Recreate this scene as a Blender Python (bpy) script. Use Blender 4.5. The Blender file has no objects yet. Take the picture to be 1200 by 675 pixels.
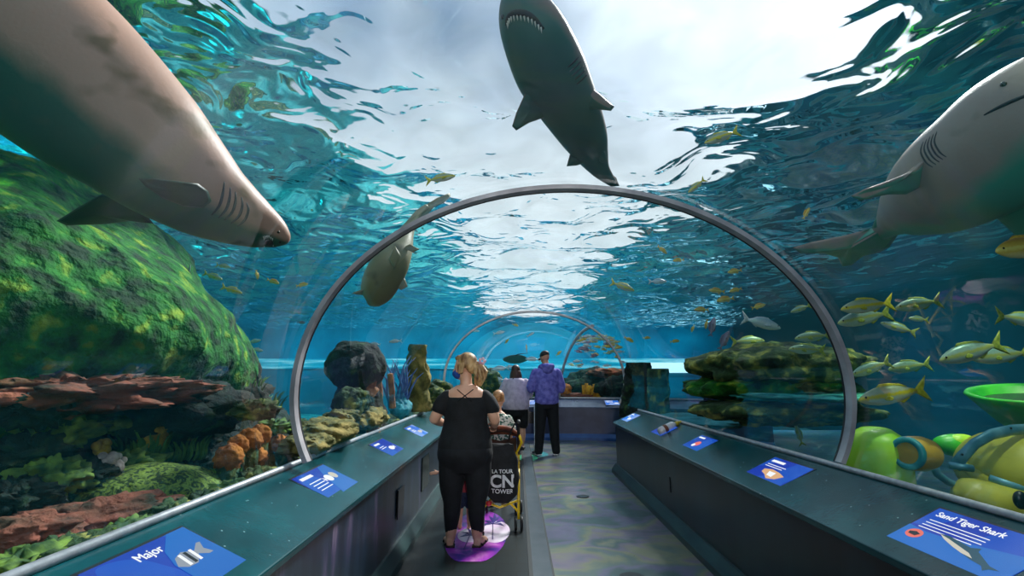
import bpy, math, random
from mathutils import Vector, Matrix, Quaternion, noise
from math import sin, cos, pi, radians, sqrt, atan2

SC = bpy.context.scene
COL = SC.collection
random.seed(7)

# ------------------------------------------------------------------ camera
F_PX = 600.0
EYE = Vector((0.0, 0.0, 1.42))
PITCH = math.atan(102.5 / F_PX)
YAW = math.atan(5 / F_PX)
cam_d = bpy.data.cameras.new('camera')
cam_d.sensor_width = 36.0
cam_d.lens = 36.0 * F_PX / 1200.0
cam_d.clip_start = 0.02
cam_d.clip_end = 200
cam = bpy.data.objects.new('camera', cam_d)
COL.objects.link(cam)
cam.location = EYE
cam.rotation_euler = (pi / 2 + PITCH, 0, YAW)
SC.camera = cam

# ------------------------------------------------------------------ view
SC.view_settings.view_transform = 'Standard'
SC.view_settings.look = 'None'
SC.view_settings.gamma = 1.0
SC.view_settings.exposure = 0.0
SC.view_settings.use_curve_mapping = False
SC.cycles.use_denoising = True
SC.cycles.max_bounces = 8
SC.cycles.diffuse_bounces = 3
SC.cycles.glossy_bounces = 4
SC.cycles.transparent_max_bounces = 24
SC.cycles.transmission_bounces = 4
SC.cycles.sample_clamp_indirect = 4.0
SC.cycles.caustics_reflective = False
SC.cycles.caustics_refractive = False
SC.cycles.blur_glossy = 0.5

# ------------------------------------------------------------------ world: bright overcast sky above the pool
W = bpy.data.worlds.new('sky'); SC.world = W
W.use_nodes = True
nt = W.node_tree; nt.nodes.clear()
wo = nt.nodes.new('ShaderNodeOutputWorld'); bg = nt.nodes.new('ShaderNodeBackground')
tc = nt.nodes.new('ShaderNodeTexCoord')
nz = nt.nodes.new('ShaderNodeTexNoise'); nz.inputs['Scale'].default_value = 3.2; nz.inputs['Detail'].default_value = 3; nz.inputs['Roughness'].default_value = .5
cr = nt.nodes.new('ShaderNodeValToRGB')
cr.color_ramp.elements[0].position = .40; cr.color_ramp.elements[0].color = (.24, .36, .54, 1)
cr.color_ramp.elements[1].position = .72; cr.color_ramp.elements[1].color = (.74, .85, .95, 1)
nt.links.new(tc.outputs['Generated'], nz.inputs['Vector']); nt.links.new(nz.outputs['Fac'], cr.inputs['Fac'])
# the sun's soft glow behind the cloud
SUN_DIR = Vector((.50, .80, .86)).normalized()
dt = nt.nodes.new('ShaderNodeVectorMath'); dt.operation = 'DOT_PRODUCT'; dt.inputs[1].default_value = SUN_DIR
nrm = nt.nodes.new('ShaderNodeVectorMath'); nrm.operation = 'NORMALIZE'
nt.links.new(tc.outputs['Generated'], nrm.inputs[0]); nt.links.new(nrm.outputs[0], dt.inputs[0])
pw = nt.nodes.new('ShaderNodeMapRange'); pw.inputs['From Min'].default_value = .90; pw.inputs['From Max'].default_value = 1.0
pw.inputs['To Max'].default_value = .9; pw.interpolation_type = 'SMOOTHSTEP'
nt.links.new(dt.outputs['Value'], pw.inputs['Value'])
ad = nt.nodes.new('ShaderNodeVectorMath'); ad.operation = 'ADD'
# paler toward the horizon
sz = nt.nodes.new('ShaderNodeSeparateXYZ'); nt.links.new(nrm.outputs[0], sz.inputs[0])
hz = nt.nodes.new('ShaderNodeMapRange'); hz.inputs['From Min'].default_value = .62; hz.inputs['From Max'].default_value = .28; hz.interpolation_type = 'SMOOTHSTEP'
nt.links.new(sz.outputs['Z'], hz.inputs['Value'])
hm = nt.nodes.new('ShaderNodeMix'); hm.data_type = 'RGBA'; hm.inputs[7].default_value = (.92, .97, 1.0, 1)
nt.links.new(hz.outputs[0], hm.inputs['Factor']); nt.links.new(cr.outputs['Color'], hm.inputs[6])
nt.links.new(hm.outputs[2], ad.inputs[0]); nt.links.new(pw.outputs[0], ad.inputs[1])
nt.links.new(ad.outputs[0], bg.inputs['Color']); bg.inputs['Strength'].default_value = 1.15
nt.links.new(bg.outputs[0], wo.inputs['Surface'])

def light(name, kind, loc, energy, color=(1, 1, 1), target=None, size=1.0, sy=None, spot=None, blend=.6):
    d = bpy.data.lights.new(name, kind); d.energy = energy; d.color = color
    if kind == 'AREA':
        d.size = size
        if sy: d.shape = 'RECTANGLE'; d.size_y = sy
    elif kind == 'SUN': d.angle = size
    else: d.shadow_soft_size = size
    if kind == 'SPOT': d.spot_size = spot or radians(70); d.spot_blend = blend
    o = bpy.data.objects.new(name, d); COL.objects.link(o); o.location = loc
    if target is not None:
        o.rotation_euler = (Vector(target) - Vector(loc)).to_track_quat('-Z', 'Y').to_euler()
    return o
light('sun', 'SUN', SUN_DIR * 30, 7.0, (1, .97, .92), (0, 0, 0), size=radians(12))
light('visitor_fill', 'SPOT', (.3, -1.8, 2.35), 420, (1, .97, .95), (.1, 9.5, .7), size=.1, spot=radians(26))  # added fill behind the camera that brightens the visitors
light('tunnel_fill', 'AREA', (.3, -2.2, 2.3), 30, (.9, .95, 1), (.2, 6, .6), size=1.6, sy=.5)  # added area fill behind the camera, brightening the tunnel inside
# added spot fills, no fixtures there, each brightening its own part of the tank
TANK_FILLS = [
    ('tank_fill', (-4.2, 1.2, 5.2), 850, (.75, 1, .35), (-3.6, 3.6, 1), 70),
    ('tank_fill', (-6.0, 5.5, 3.45), 700, (.1, .95, .9), (-8.5, 11, -.5), 120),
    ('tank_fill', (-4.5, 13, 3.45), 500, (.1, .9, 1), (-5, 19, -.5), 120),
    ('tank_fill', (4.4, 4.2, 5.2), 1100, (.95, 1, .6), (3.3, 5.6, 1), 50),
    ('tank_fill', (3.6, 1.6, 5.2), 600, (.9, 1, .75), (3.2, 2.6, .8), 50),
    ('tank_fill', (2.8, 13.5, 5.2), 700, (.9, 1, .8), (2.2, 16, .5), 80),
]
for n_, l_, e_, c_, t_, s_ in TANK_FILLS:
    light(n_, 'SPOT', l_, e_, c_, t_, size=.06, spot=radians(s_))
# added area fills under the water line, brightening the far walls
light('wall_fill', 'AREA', (-1.5, 24.3, 3.3), 400, (.02, .80, .95), (-1.5, 26, 1.6), size=22, sy=.5)
light('wall_fill', 'AREA', (-11.2, 12, 3.3), 1500, (.02, .90, .88), (-13.5, 12, 1.6), size=.5, sy=22)
light('wall_fill', 'AREA', (9, 14, 3.3), 300, (.04, .62, .9), (11, 14, 1.6), size=.5, sy=18)

# ------------------------------------------------------------------ camera geometry of the photograph -> points in the room
_cy, _sy, _cp, _sp = cos(YAW), sin(YAW), cos(PITCH), sin(PITCH)
def ray(x, y):
    a = (x - 600) / F_PX; b = (337.5 - y) / F_PX
    Y = _cp - b * _sp; Z = _sp + b * _cp
    return Vector((a * _cy - Y * _sy, a * _sy + Y * _cy, Z))
def at(x, y, Y=None, zc=None, X=None, Z=None):
    r = ray(x, y)
    if zc is not None: return EYE + r * zc
    if Y is not None: return EYE + r * (Y / r.y)
    if X is not None: return EYE + r * (X / r.x)
    return EYE + r * ((Z - EYE.z) / r.z)

# ------------------------------------------------------------------ materials
MATS = {}
def nmat(name):
    m = bpy.data.materials.new(name); m.use_nodes = True
    return m, m.node_tree, m.node_tree.nodes['Principled BSDF'], m.node_tree.links.new
def hexc(h):
    h = h.lstrip('#'); r = [int(h[i:i + 2], 16) / 255 for i in (0, 2, 4)]
    return tuple(v / 12.92 if v <= .04045 else ((v + .055) / 1.055) ** 2.4 for v in r) + (1,)
def pm(name, c1, c2=None, scale=8, rough=.6, bump=0, bscale=None, metal=0, lo=.35, hi=.65, c3=None, detail=5, spec=.5, dist=0, stretch=None, coat=0, sheen=0):
    """procedural principled material: noise between two or three colours and a noise bump"""
    if name in MATS: return MATS[name]
    m, t, p, L = nmat(name)
    p.inputs['Roughness'].default_value = rough; p.inputs['Metallic'].default_value = metal
    p.inputs['Specular IOR Level'].default_value = spec; p.inputs['Coat Weight'].default_value = coat
    if sheen: p.inputs['Sheen Weight'].default_value = sheen
    tcn = t.nodes.new('ShaderNodeTexCoord'); mp = t.nodes.new('ShaderNodeMapping')
    L(tcn.outputs['Object'], mp.inputs['Vector'])
    if stretch: mp.inputs['Scale'].default_value = stretch
    n = t.nodes.new('ShaderNodeTexNoise'); n.inputs['Scale'].default_value = scale; n.inputs['Detail'].default_value = detail
    n.inputs['Distortion'].default_value = dist
    L(mp.outputs[0], n.inputs['Vector'])
    r = t.nodes.new('ShaderNodeValToRGB'); e = r.color_ramp.elements
    c2 = c2 or c1
    e[0].position = lo; e[1].position = hi; e[0].color = hexc(c1); e[1].color = hexc(c2)
    if c3: k = r.color_ramp.elements.new((lo + hi) / 2); k.color = hexc(c3)
    L(n.outputs['Fac'], r.inputs['Fac']); L(r.outputs['Color'], p.inputs['Base Color'])
    if bump:
        b = t.nodes.new('ShaderNodeBump'); b.inputs['Strength'].default_value = 1.0; b.inputs['Distance'].default_value = bump
        n2 = t.nodes.new('ShaderNodeTexNoise'); n2.inputs['Scale'].default_value = bscale or scale * 3; n2.inputs['Detail'].default_value = 5
        L(mp.outputs[0], n2.inputs['Vector']); L(n2.outputs['Fac'], b.inputs['Height']); L(b.outputs[0], p.inputs['Normal'])
    MATS[name] = m
    return m
def emat(name, c, strength=1.0, base=None):
    if name in MATS: return MATS[name]
    m, t, p, L = nmat(name)
    p.inputs['Base Color'].default_value = hexc(base or '#05080c'); p.inputs['Emission Color'].default_value = hexc(c)
    p.inputs['Emission Strength'].default_value = strength; p.inputs['Roughness'].default_value = .25
    MATS[name] = m
    return m

# ------------------------------------------------------------------ mesh helpers
class MB:
    def __init__(s): s.v = []; s.f = []; s.mi = []; s.cur = 0
    def add(s, vs, fs):
        o = len(s.v); s.v += [tuple(v) for v in vs]
        for f in fs: s.f.append(tuple(i + o for i in f)); s.mi.append(s.cur)
        return s
    def box(s, a, b):
        x0, y0, z0 = a; x1, y1, z1 = b
        return s.add([(x0, y0, z0), (x1, y0, z0), (x1, y1, z0), (x0, y1, z0), (x0, y0, z1), (x1, y0, z1), (x1, y1, z1), (x0, y1, z1)],
                     [(0, 3, 2, 1), (4, 5, 6, 7), (0, 1, 5, 4), (1, 2, 6, 5), (2, 3, 7, 6), (3, 0, 4, 7)])
    def rings(s, rings, caps=True, closed=False):
        n = len(rings[0]); vs = [p for r in rings for p in r]; fs = []
        m = len(rings)
        for i in range(m if closed else m - 1):
            for j in range(n):
                k = (j + 1) % n; i2 = (i + 1) % m
                fs.append((i * n + j, i * n + k, i2 * n + k, i2 * n + j))
        if caps and not closed:
            fs.append(tuple(range(n - 1, -1, -1))); fs.append(tuple(range((m - 1) * n, m * n)))
        return s.add(vs, fs)
    def tube(s, pts, r, n=10, up=None, flat=1.0, caps=True, closed=False):
        """tube along points; r is one radius or one (a,b) or number per point"""
        pts = [Vector(p) for p in pts]; m = len(pts); rg = []
        prev = None
        for i, p in enumerate(pts):
            if closed: d = pts[(i + 1) % m] - pts[i - 1]
            else: d = pts[min(i + 1, m - 1)] - pts[max(i - 1, 0)]
            if d.length < 1e-9: d = Vector((0, 0, 1))
            d.normalize()
            u = Vector(up) if up is not None else (prev if prev is not None else (Vector((0, 0, 1)) if abs(d.z) < .9 else Vector((0, 1, 0))))
            a = u - d * u.dot(d)
            if a.length < 1e-6: a = Vector((1, 0, 0)) - d * d.x
            a.normalize(); prev = a; b = d.cross(a)
            ri = r[i] if isinstance(r, (list, tuple)) else r
            ra, rb = ri if isinstance(ri, (list, tuple)) else (ri, ri * flat)
            rg.append([p + a * (cos(2 * pi * k / n) * ra) + b * (sin(2 * pi * k / n) * rb) for k in range(n)])
        return s.rings(rg, caps, closed)
    def ell(s, c, r, n=12, m=8, rot=None):
        c = Vector(c); R = rot.to_matrix() if isinstance(rot, (Quaternion,)) else (rot if rot is not None else Matrix.Identity(3))
        r = (r, r, r) if not isinstance(r, (list, tuple, Vector)) else r
        vs = [c + R @ Vector((0, 0, -r[2]))]; fs = []
        for i in range(1, m):
            t = -pi / 2 + pi * i / m
            for j in range(n):
                a = 2 * pi * j / n
                vs.append(c + R @ Vector((r[0] * cos(t) * cos(a), r[1] * cos(t) * sin(a), r[2] * sin(t))))
        vs.append(c + R @ Vector((0, 0, r[2])))
        for j in range(n): fs.append((0, 1 + (j + 1) % n, 1 + j))
        for i in range(m - 2):
            for j in range(n):
                k = (j + 1) % n; fs.append((1 + i * n + j, 1 + i * n + k, 1 + (i + 1) * n + k, 1 + (i + 1) * n + j))
        e = len(vs) - 1
        for j in range(n): fs.append((e, 1 + (m - 2) * n + j, 1 + (m - 2) * n + (j + 1) % n))
        return s.add(vs, fs)
    def prism(s, poly, d):
        """polygon (3D points) extruded by vector d"""
        n = len(poly); d = Vector(d); vs = [Vector(p) for p in poly] + [Vector(p) + d for p in poly]
        fs = [tuple(range(n - 1, -1, -1)), tuple(range(n, 2 * n))] + [(i, (i + 1) % n, n + (i + 1) % n, n + i) for i in range(n)]
        return s.add(vs, fs)
    def lathe(s, prof, n=24, c=(0, 0, 0), rot=None):
        c = Vector(c); R = rot if rot is not None else Matrix.Identity(3)
        rg = [[c + R @ Vector((r * cos(2 * pi * k / n), r * sin(2 * pi * k / n), z)) for k in range(n)] for r, z in prof]
        return s.rings(rg, True)
    def build(s, name, mat, parent=None, smooth=True, origin=None, **props):
        me = bpy.data.meshes.new(name)
        o = bpy.data.objects.new(name, me); COL.objects.link(o)
        off = Vector((0, 0, 0))
        if parent is not None: o.parent = parent; off = wloc(parent)
        elif origin is not None:
            off = Vector(origin); o.location = off
        o.location = o.location if parent is None else (0, 0, 0)
        vs = [(v[0] - off.x, v[1] - off.y, v[2] - off.z) for v in s.v]
        me.from_pydata(vs, [], s.f)
        for m in (mat if isinstance(mat, (list, tuple)) else [mat]): me.materials.append(m)
        if any(s.mi): me.polygons.foreach_set('material_index', s.mi)
        me.polygons.foreach_set('use_smooth', [bool(smooth)] * len(me.polygons))
        if smooth == 'auto' or (smooth is True and False): pass
        me.update()
        fixn(me)
        for k, v in props.items(): o[k] = v
        return o
def fixn(me):
    import bmesh
    b = bmesh.new(); b.from_mesh(me); bmesh.ops.recalc_face_normals(b, faces=b.faces); b.to_mesh(me); b.free()
def wloc(o):
    v = Vector(o.location)
    while o.parent is not None: o = o.parent; v = v + Vector(o.location)
    return v
def tag(o, label=None, cat=None, group=None, kind=None):
    if label: o['label'] = label
    if cat: o['category'] = cat
    if group: o['group'] = group
    if kind: o['kind'] = kind
    return o
def thing(name, loc, label, cat, group=None):
    o = bpy.data.objects.new(name, None); COL.objects.link(o); o.location = loc; o.empty_display_size = .1
    return tag(o, label, cat, group)
def struct(o): o['kind'] = 'structure'; return o
def sharp(o, ang=35):
    """auto-smooth by angle: flat edges sharper than ang"""
    me = o.data
    import bmesh
    b = bmesh.new(); b.from_mesh(me); bmesh.ops.remove_doubles(b, verts=b.verts, dist=1e-5)
    for e in b.edges:
        if len(e.link_faces) == 2 and e.calc_face_angle(0) > radians(ang): e.smooth = False
    for f in b.faces: f.smooth = True
    b.to_mesh(me); b.free()
    return o
def bevel(o, w=.01, seg=2):
    md = o.modifiers.new('bevel', 'BEVEL'); md.width = w; md.segments = seg; md.limit_method = 'ANGLE'; md.angle_limit = radians(40)
    return o
def mesh_of(o):
    """apply modifiers"""
    dg = bpy.context.evaluated_depsgraph_get(); ev = o.evaluated_get(dg)
    me = bpy.data.meshes.new_from_object(ev); old = o.data; o.modifiers.clear(); o.data = me
    return o
def copy_tree(o, parent=None):
    c = o.copy(); COL.objects.link(c)
    if parent is not None: c.parent = parent
    for ch in [x for x in o.children]: copy_tree(ch, c)
    return c
def fbm(p, s=1.0, o=4):
    p = Vector(p) * s; a = 1; t = 0
    for i in range(o): t += a * noise.noise(p); p = p * 2.03 + Vector((3.1, 1.7, 9.2)); a *= .5
    return t
# ================================================================== the tunnel and the tank
TX = 0.325            # tunnel axis
def arch(u, grow=0.0):
    """cross-section of the tunnel: u=0 left foot .. 1 right foot -> (x, z)"""
    a0 = radians(-20.5); a = pi - a0 - (pi - 2 * a0) * u
    zr = 1.28 if sin(a) > 0 else 1.18
    return TX + (1.665 + grow) * cos(a), 1.33 + (zr + grow) * sin(a)
XL, XR = -1.30, 1.84           # glass feet / rails
IL, IR = -0.93, 1.48           # front edges of the ledges
ZR, ZI = .90, .72
Y0, Y1 = -2.6, 9.5             # straight tunnel
WATER_Z = 3.7

# --- floor
m, t, p, L = nmat('floor_painted')
tcn = t.nodes.new('ShaderNodeTexCoord'); mp = t.nodes.new('ShaderNodeMapping'); mp.inputs['Scale'].default_value = (.7, .9, 1); mp.inputs['Rotation'].default_value = (0, 0, .2)
L(tcn.outputs['Object'], mp.inputs['Vector'])
n = t.nodes.new('ShaderNodeTexNoise'); n.inputs['Scale'].default_value = 1.6; n.inputs['Detail'].default_value = 5; n.inputs['Distortion'].default_value = .5
L(mp.outputs[0], n.inputs['Vector'])
r = t.nodes.new('ShaderNodeValToRGB'); els = r.color_ramp.elements
els[0].position = .28; els[0].color = hexc('#2d4f50'); els[1].position = .74; els[1].color = hexc('#7a84a0')
for ps, c in ((.37, '#35504e'), (.43, '#5f5c78'), (.48, '#52665f'), (.53, '#777a5c'), (.58, '#6f6478'), (.64, '#3f5a58'), (.70, '#7a7a60')):
    k = els.new(ps); k.color = hexc(c)
L(n.outputs['Fac'], r.inputs['Fac']); L(r.outputs['Color'], p.inputs['Base Color'])
n2 = t.nodes.new('ShaderNodeTexNoise'); n2.inputs['Scale'].default_value = 6; L(tcn.outputs['Object'], n2.inputs['Vector'])
mr = t.nodes.new('ShaderNodeMapRange'); mr.inputs['To Min'].default_value = .22; mr.inputs['To Max'].default_value = .45; L(n2.outputs['Fac'], mr.inputs['Value']); L(mr.outputs[0], p.inputs['Roughness'])
FLOOR_ART = m
# dark rubber tiles with joints
m, t, p, L = nmat('floor_tile')
tcn = t.nodes.new('ShaderNodeTexCoord')
br = t.nodes.new('ShaderNodeTexBrick'); br.inputs['Scale'].default_value = 1.6; br.inputs['Mortar Size'].default_value = .008
br.inputs['Color1'].default_value = hexc('#0c1718'); br.inputs['Color2'].default_value = hexc('#122022'); br.inputs['Mortar'].default_value = hexc('#040808')
L(tcn.outputs['Object'], br.inputs['Vector']); 
n = t.nodes.new('ShaderNodeTexVoronoi'); n.inputs['Scale'].default_value = 7
L(tcn.outputs['Object'], n.inputs['Vector'])
sp = t.nodes.new('ShaderNodeValToRGB'); sp.color_ramp.elements[0].position = .025; sp.color_ramp.elements[0].color = (.5, .55, .5, 1); sp.color_ramp.elements[1].position = .035; sp.color_ramp.elements[1].color = (0, 0, 0, 1)
L(n.outputs['Distance'], sp.inputs['Fac'])
mx = t.nodes.new('ShaderNodeMix'); mx.data_type = 'RGBA'; mx.blend_type = 'ADD'; mx.inputs['Factor'].default_value = .25
L(br.outputs['Color'], mx.inputs[6]); L(sp.outputs['Color'], mx.inputs[7]); L(mx.outputs[2], p.inputs['Base Color'])
p.inputs['Roughness'].default_value = .42; p.inputs['Specular IOR Level'].default_value = .25
FLOOR_TILE = m
XM = .12
MB().box((-1.3, -3.2, -.1), (XM, 14, 0)).build('floor', FLOOR_TILE, kind='structure', smooth=False)
MB().box((XM, -3.2, -.1), (9, 14, 0)).build('floor', FLOOR_ART, kind='structure', smooth=False)
g = MB()
for a, b in ((-.03, .0), (.14, .155)): g.box((XM + a, -3.2, 0), (XM + b, 11.3, .004))
g.build('trim_1', pm('floor_joint', '#0c1516', '#15201f', rough=.5), kind='structure', smooth=False)
MB().box((XM, -3.2, 0), (XM + .14, 11.3, .003)).build('trim_2', pm('floor_band', '#39474c', '#4a5358', scale=5, rough=.35), kind='structure', smooth=False)

# --- ledges (bench body + sloped top + rail), materials
LEDGE_TOP = pm('ledge_top', '#02343a', '#075258', scale=3.2, rough=.22, bump=.0006, bscale=60, detail=8, lo=.3, hi=.7, spec=.35)
_t = LEDGE_TOP.node_tree; _L = _t.links.new
_v = _t.nodes.new('ShaderNodeTexVoronoi'); _v.inputs['Scale'].default_value = 16; _c = _t.nodes.new('ShaderNodeTexCoord'); _L(_c.outputs['Object'], _v.inputs['Vector'])
_r = _t.nodes.new('ShaderNodeValToRGB'); _r.color_ramp.elements[0].position = .045; _r.color_ramp.elements[0].color = (.35, .45, .45, 1); _r.color_ramp.elements[1].position = .075; _r.color_ramp.elements[1].color = (0, 0, 0, 1)
_L(_v.outputs['Distance'], _r.inputs['Fac']); _m = _t.nodes.new('ShaderNodeMix'); _m.data_type = 'RGBA'; _m.blend_type = 'ADD'; _m.inputs['Factor'].default_value = .7
_p = _t.nodes['Principled BSDF']; _L(_p.inputs['Base Color'].links[0].from_socket, _m.inputs[6]); _L(_r.outputs['Color'], _m.inputs[7]); _L(_m.outputs[2], _p.inputs['Base Color'])
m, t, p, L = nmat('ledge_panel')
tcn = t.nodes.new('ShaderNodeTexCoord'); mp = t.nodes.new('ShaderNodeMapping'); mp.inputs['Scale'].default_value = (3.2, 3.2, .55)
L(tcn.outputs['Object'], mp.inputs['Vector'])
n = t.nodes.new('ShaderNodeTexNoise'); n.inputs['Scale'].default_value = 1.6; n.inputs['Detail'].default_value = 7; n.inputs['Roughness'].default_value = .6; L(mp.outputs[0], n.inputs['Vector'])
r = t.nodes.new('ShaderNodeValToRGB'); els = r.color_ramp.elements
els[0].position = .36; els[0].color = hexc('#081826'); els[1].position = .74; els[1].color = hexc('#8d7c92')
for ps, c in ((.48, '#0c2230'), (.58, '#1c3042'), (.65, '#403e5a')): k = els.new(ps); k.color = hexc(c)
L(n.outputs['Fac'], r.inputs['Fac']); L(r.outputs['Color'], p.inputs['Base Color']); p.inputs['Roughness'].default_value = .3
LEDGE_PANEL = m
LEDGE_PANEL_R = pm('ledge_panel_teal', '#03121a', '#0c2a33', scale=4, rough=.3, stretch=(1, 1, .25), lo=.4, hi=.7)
RAILM = pm('brushed_rail', '#a2a6aa', '#bfc2c4', scale=30, rough=.4, metal=.15)
KICK = pm('kick_board', '#142a30', '#2c4a4a', scale=9, rough=.4, stretch=(1, .2, 1))
def ledge(side, label, panel, yA, yB):
    s = -1 if side == 'L' else 1
    xi, xg = (IL, XL) if side == 'L' else (IR, XR)
    root = thing('viewing_ledge', ((xi + xg) / 2, (yA + yB) / 2, 0), label, 'ledge')
    MB().box((min(xi + s * .02, xg + s * .02), yA, .13), (max(xi + s * .02, xg + s * .02), yB, ZI - .03)).build('front_panel', panel, root, smooth=False)
    # sloped top: prism
    prof = [(xi - s * .015, ZI - .035), (xi - s * .02, ZI), (xg, ZR - .01), (xg + s * .04, ZR - .01), (xg + s * .04, ZI - .035)]
    bevel(MB().prism([(x, yA, z) for x, z in prof], (0, yB - yA, 0)).build('ledge_top', LEDGE_TOP, root, smooth=False), .006)
    MB().tube([(xg + s * .015, yA, ZR + .004), (xg + s * .015, yB, ZR + .004)], .017, n=12).build('glass_rail', RAILM, root)
    MB().prism([(xi - s * .01, yA, 0), (xi - s * .06, yA, 0), (xi - s * .055, yA, .05), (xi - s * .0, yA, .13), (xi + s * .06, yA, .13), (xi + s * .06, yA, 0)], (0, yB - yA, 0)).build('kick_board', KICK, root, smooth=False)
    return root
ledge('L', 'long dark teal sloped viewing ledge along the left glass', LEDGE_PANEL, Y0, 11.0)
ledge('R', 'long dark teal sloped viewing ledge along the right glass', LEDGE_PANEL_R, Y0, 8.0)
# curved end ledge behind the visitors
YB = 11.85
def endc(x):  # concave curve of the end ledge
    return YB - .09 * (x - .9) ** 2
root = thing('end_ledge', (1, YB, 0), 'curved navy viewing ledge at the far end behind the standing visitors', 'ledge')
xs = [-1.3 + .3 * i for i in range(22)]
def sweep(prof, name, mat):
    rg = [[(x, endc(x) + dy, z) for dy, z in prof] for x in xs]
    return sharp(MB().rings(rg).build(name, mat, root))
NAVY = pm('navy_panel', '#1d2a4a', '#3a4668', scale=3, rough=.35)
sweep([(0, .14), (0, ZI - .04), (.3, ZI - .04), (.3, .14)], 'front_panel', NAVY)
sweep([(-.03, ZI - .04), (-.035, ZI), (.42, ZR - .01), (.47, ZR - .01), (.47, ZI - .04)], 'ledge_top', pm('end_ledge_top', '#3c4763', '#59627c', scale=4, rough=.25))
sweep([(.40, ZR - .012), (.40, ZR + .02), (.46, ZR + .02), (.46, ZR - .012)], 'glass_rail', RAILM)
sweep([(-.06, 0), (-.06, .06), (0, .14), (.1, .14), (.1, 0)], 'kick_board', pm('blue_kick', '#1f4a86', '#2b5f9c', scale=6, rough=.4))

# --- acrylic
m = bpy.data.materials.new('clear_acrylic'); m.use_nodes = True; t = m.node_tree; t.nodes.clear(); L = t.links.new
out = t.nodes.new('ShaderNodeOutputMaterial'); mixs = t.nodes.new('ShaderNodeMixShader'); tr = t.nodes.new('ShaderNodeBsdfTransparent'); gl = t.nodes.new('ShaderNodeBsdfGlossy')
tr.inputs['Color'].default_value = (.97, .99, 1, 1); gl.inputs['Roughness'].default_value = .02
lw = t.nodes.new('ShaderNodeFresnel'); lw.inputs['IOR'].default_value = 1.33
mm = t.nodes.new('ShaderNodeMath'); mm.operation = 'MULTIPLY'; mm.inputs[1].default_value = .11; mm.use_clamp = True
L(lw.outputs[0], mm.inputs[0]); L(mm.outputs[0], mixs.inputs[0]); L(tr.outputs[0], mixs.inputs[1]); L(gl.outputs[0], mixs.inputs[2]); L(mixs.outputs[0], out.inputs['Surface'])
ACRYL = m
NU = 64
g = MB()
ys = [Y0 + (Y1 - Y0) * i / 24 for i in range(25)]
vs = [(*((lambda q: (q[0], y, q[1]))(arch(u / NU, .02))),) for y in ys for u in range(NU + 1)]
g.add(vs, [(i * (NU + 1) + j, i * (NU + 1) + j + 1, (i + 1) * (NU + 1) + j + 1, (i + 1) * (NU + 1) + j) for i in range(24) for j in range(NU)])
def acryl_obj(g, name):
    o = g.build(name, ACRYL, kind='structure'); return o
acryl_obj(g, 'tunnel_glass')
# the glass of the bend: from the second ring over to the end ledge
g = MB(); NV = 16
vs = []
for i in range(NV + 1):
    ph = (pi / 2) * i / NV
    for u in range(NU + 1):
        x, z = arch(u / NU, .02)
        xf = TX + (x - TX) * 1.0
        # slide each arch point toward the end ledge while it sinks
        k = sin(ph)
        yy = Y1 + (YB + .43 - Y1) * k
        zz = ZR + (z - ZR) * cos(ph)
        vs.append((xf + k * .25, yy, max(zz, ZR * .99)))
g.add(vs, [(i * (NU + 1) + j, i * (NU + 1) + j + 1, (i + 1) * (NU + 1) + j + 1, (i + 1) * (NU + 1) + j) for i in range(NV) for j in range(NU)])
acryl_obj(g, 'bend_glass')
# --- steel rings
RING = pm('ring_steel', '#a8a2a6', '#d6cfd0', scale=5, rough=.4, metal=.25)
SEAL = pm('ring_seal', '#101214', '#1a1d20', rough=.5)
def ring(y, label, w=.05, th=.028):
    root = thing('tunnel_ring', (TX, y, 2.6), label, 'ring')
    n_ = 72; rg = []
    for u in range(n_ + 1):
        x0, z0 = arch(u / n_, -.002); x1, z1 = arch(u / n_, -.002 - th)
        rg.append([(x0, y - w / 2, z0), (x0, y + w / 2, z0), (x1, y + w / 2, z1), (x1, y - w / 2, z1)])
    sharp(MB().rings(rg).build('steel_band', RING, root))
    rg = []
    for u in range(n_ + 1):
        x0, z0 = arch(u / n_, .01); x1, z1 = arch(u / n_, -.0325)
        rg.append([(x0, y + w / 2, z0), (x0, y + w / 2 + .014, z0), (x1, y + w / 2 + .014, z1), (x1, y + w / 2, z1)])
    sharp(MB().rings(rg).build('seal', SEAL, root))
    return root
ring(3.1, 'wide brushed steel arch ring spanning the tunnel nearest the viewer', .06)
ring(Y1, 'far steel arch ring above the visitors at the bend', .07, .03)
# the branch ring of the bend
pA = Vector((1.0, YB + .42, ZR)); pB = Vector((1.42, Y1, 2.33))
pts = []
for i in range(33):
    s_ = i / 32
    q = pA.lerp(pB, s_ ** 1.25)
    q.z = ZR + (pB.z - ZR) * sin(pi / 2 * min(1, s_ * 1.0)) ** .72
    pts.append(q)
tag(MB().tube(pts, .03, n=8).build('branch_ring', RING), 'slim steel arch rising from the end ledge to the far ring', 'ring')

# --- water surface, seen from below: clear straight up, mirror at a slant
def wave(x, y):
    w = 0
    for (kx, ky, a, ph) in WV: w += a * sin(kx * x + ky * y + ph)
    return w
rr = random.Random(3); WV = []
for i in range(26):
    lam = rr.uniform(.55, 2.4); th = rr.gauss(1.15, .65); a = .0095 * lam ** 1.1
    WV.append((2 * pi / lam * cos(th), 2 * pi / lam * sin(th), a * rr.uniform(.5, 1.0), rr.uniform(0, 6.28)))
gx = [-14 + 28 * i / 230 for i in range(231)]; gy = [-4 + 31 * i / 300 for i in range(301)]
vs = [(x, y, WATER_Z + wave(x, y)) for y in gy for x in gx]
nx = len(gx)
g = MB().add(vs, [(i * nx + j, (i + 1) * nx + j, (i + 1) * nx + j + 1, i * nx + j + 1) for i in range(len(gy) - 1) for j in range(nx - 1)])
m = bpy.data.materials.new('water_surface'); m.use_nodes = True; t = m.node_tree; t.nodes.clear(); L = t.links.new
N = lambda k: t.nodes.new(k)
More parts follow.
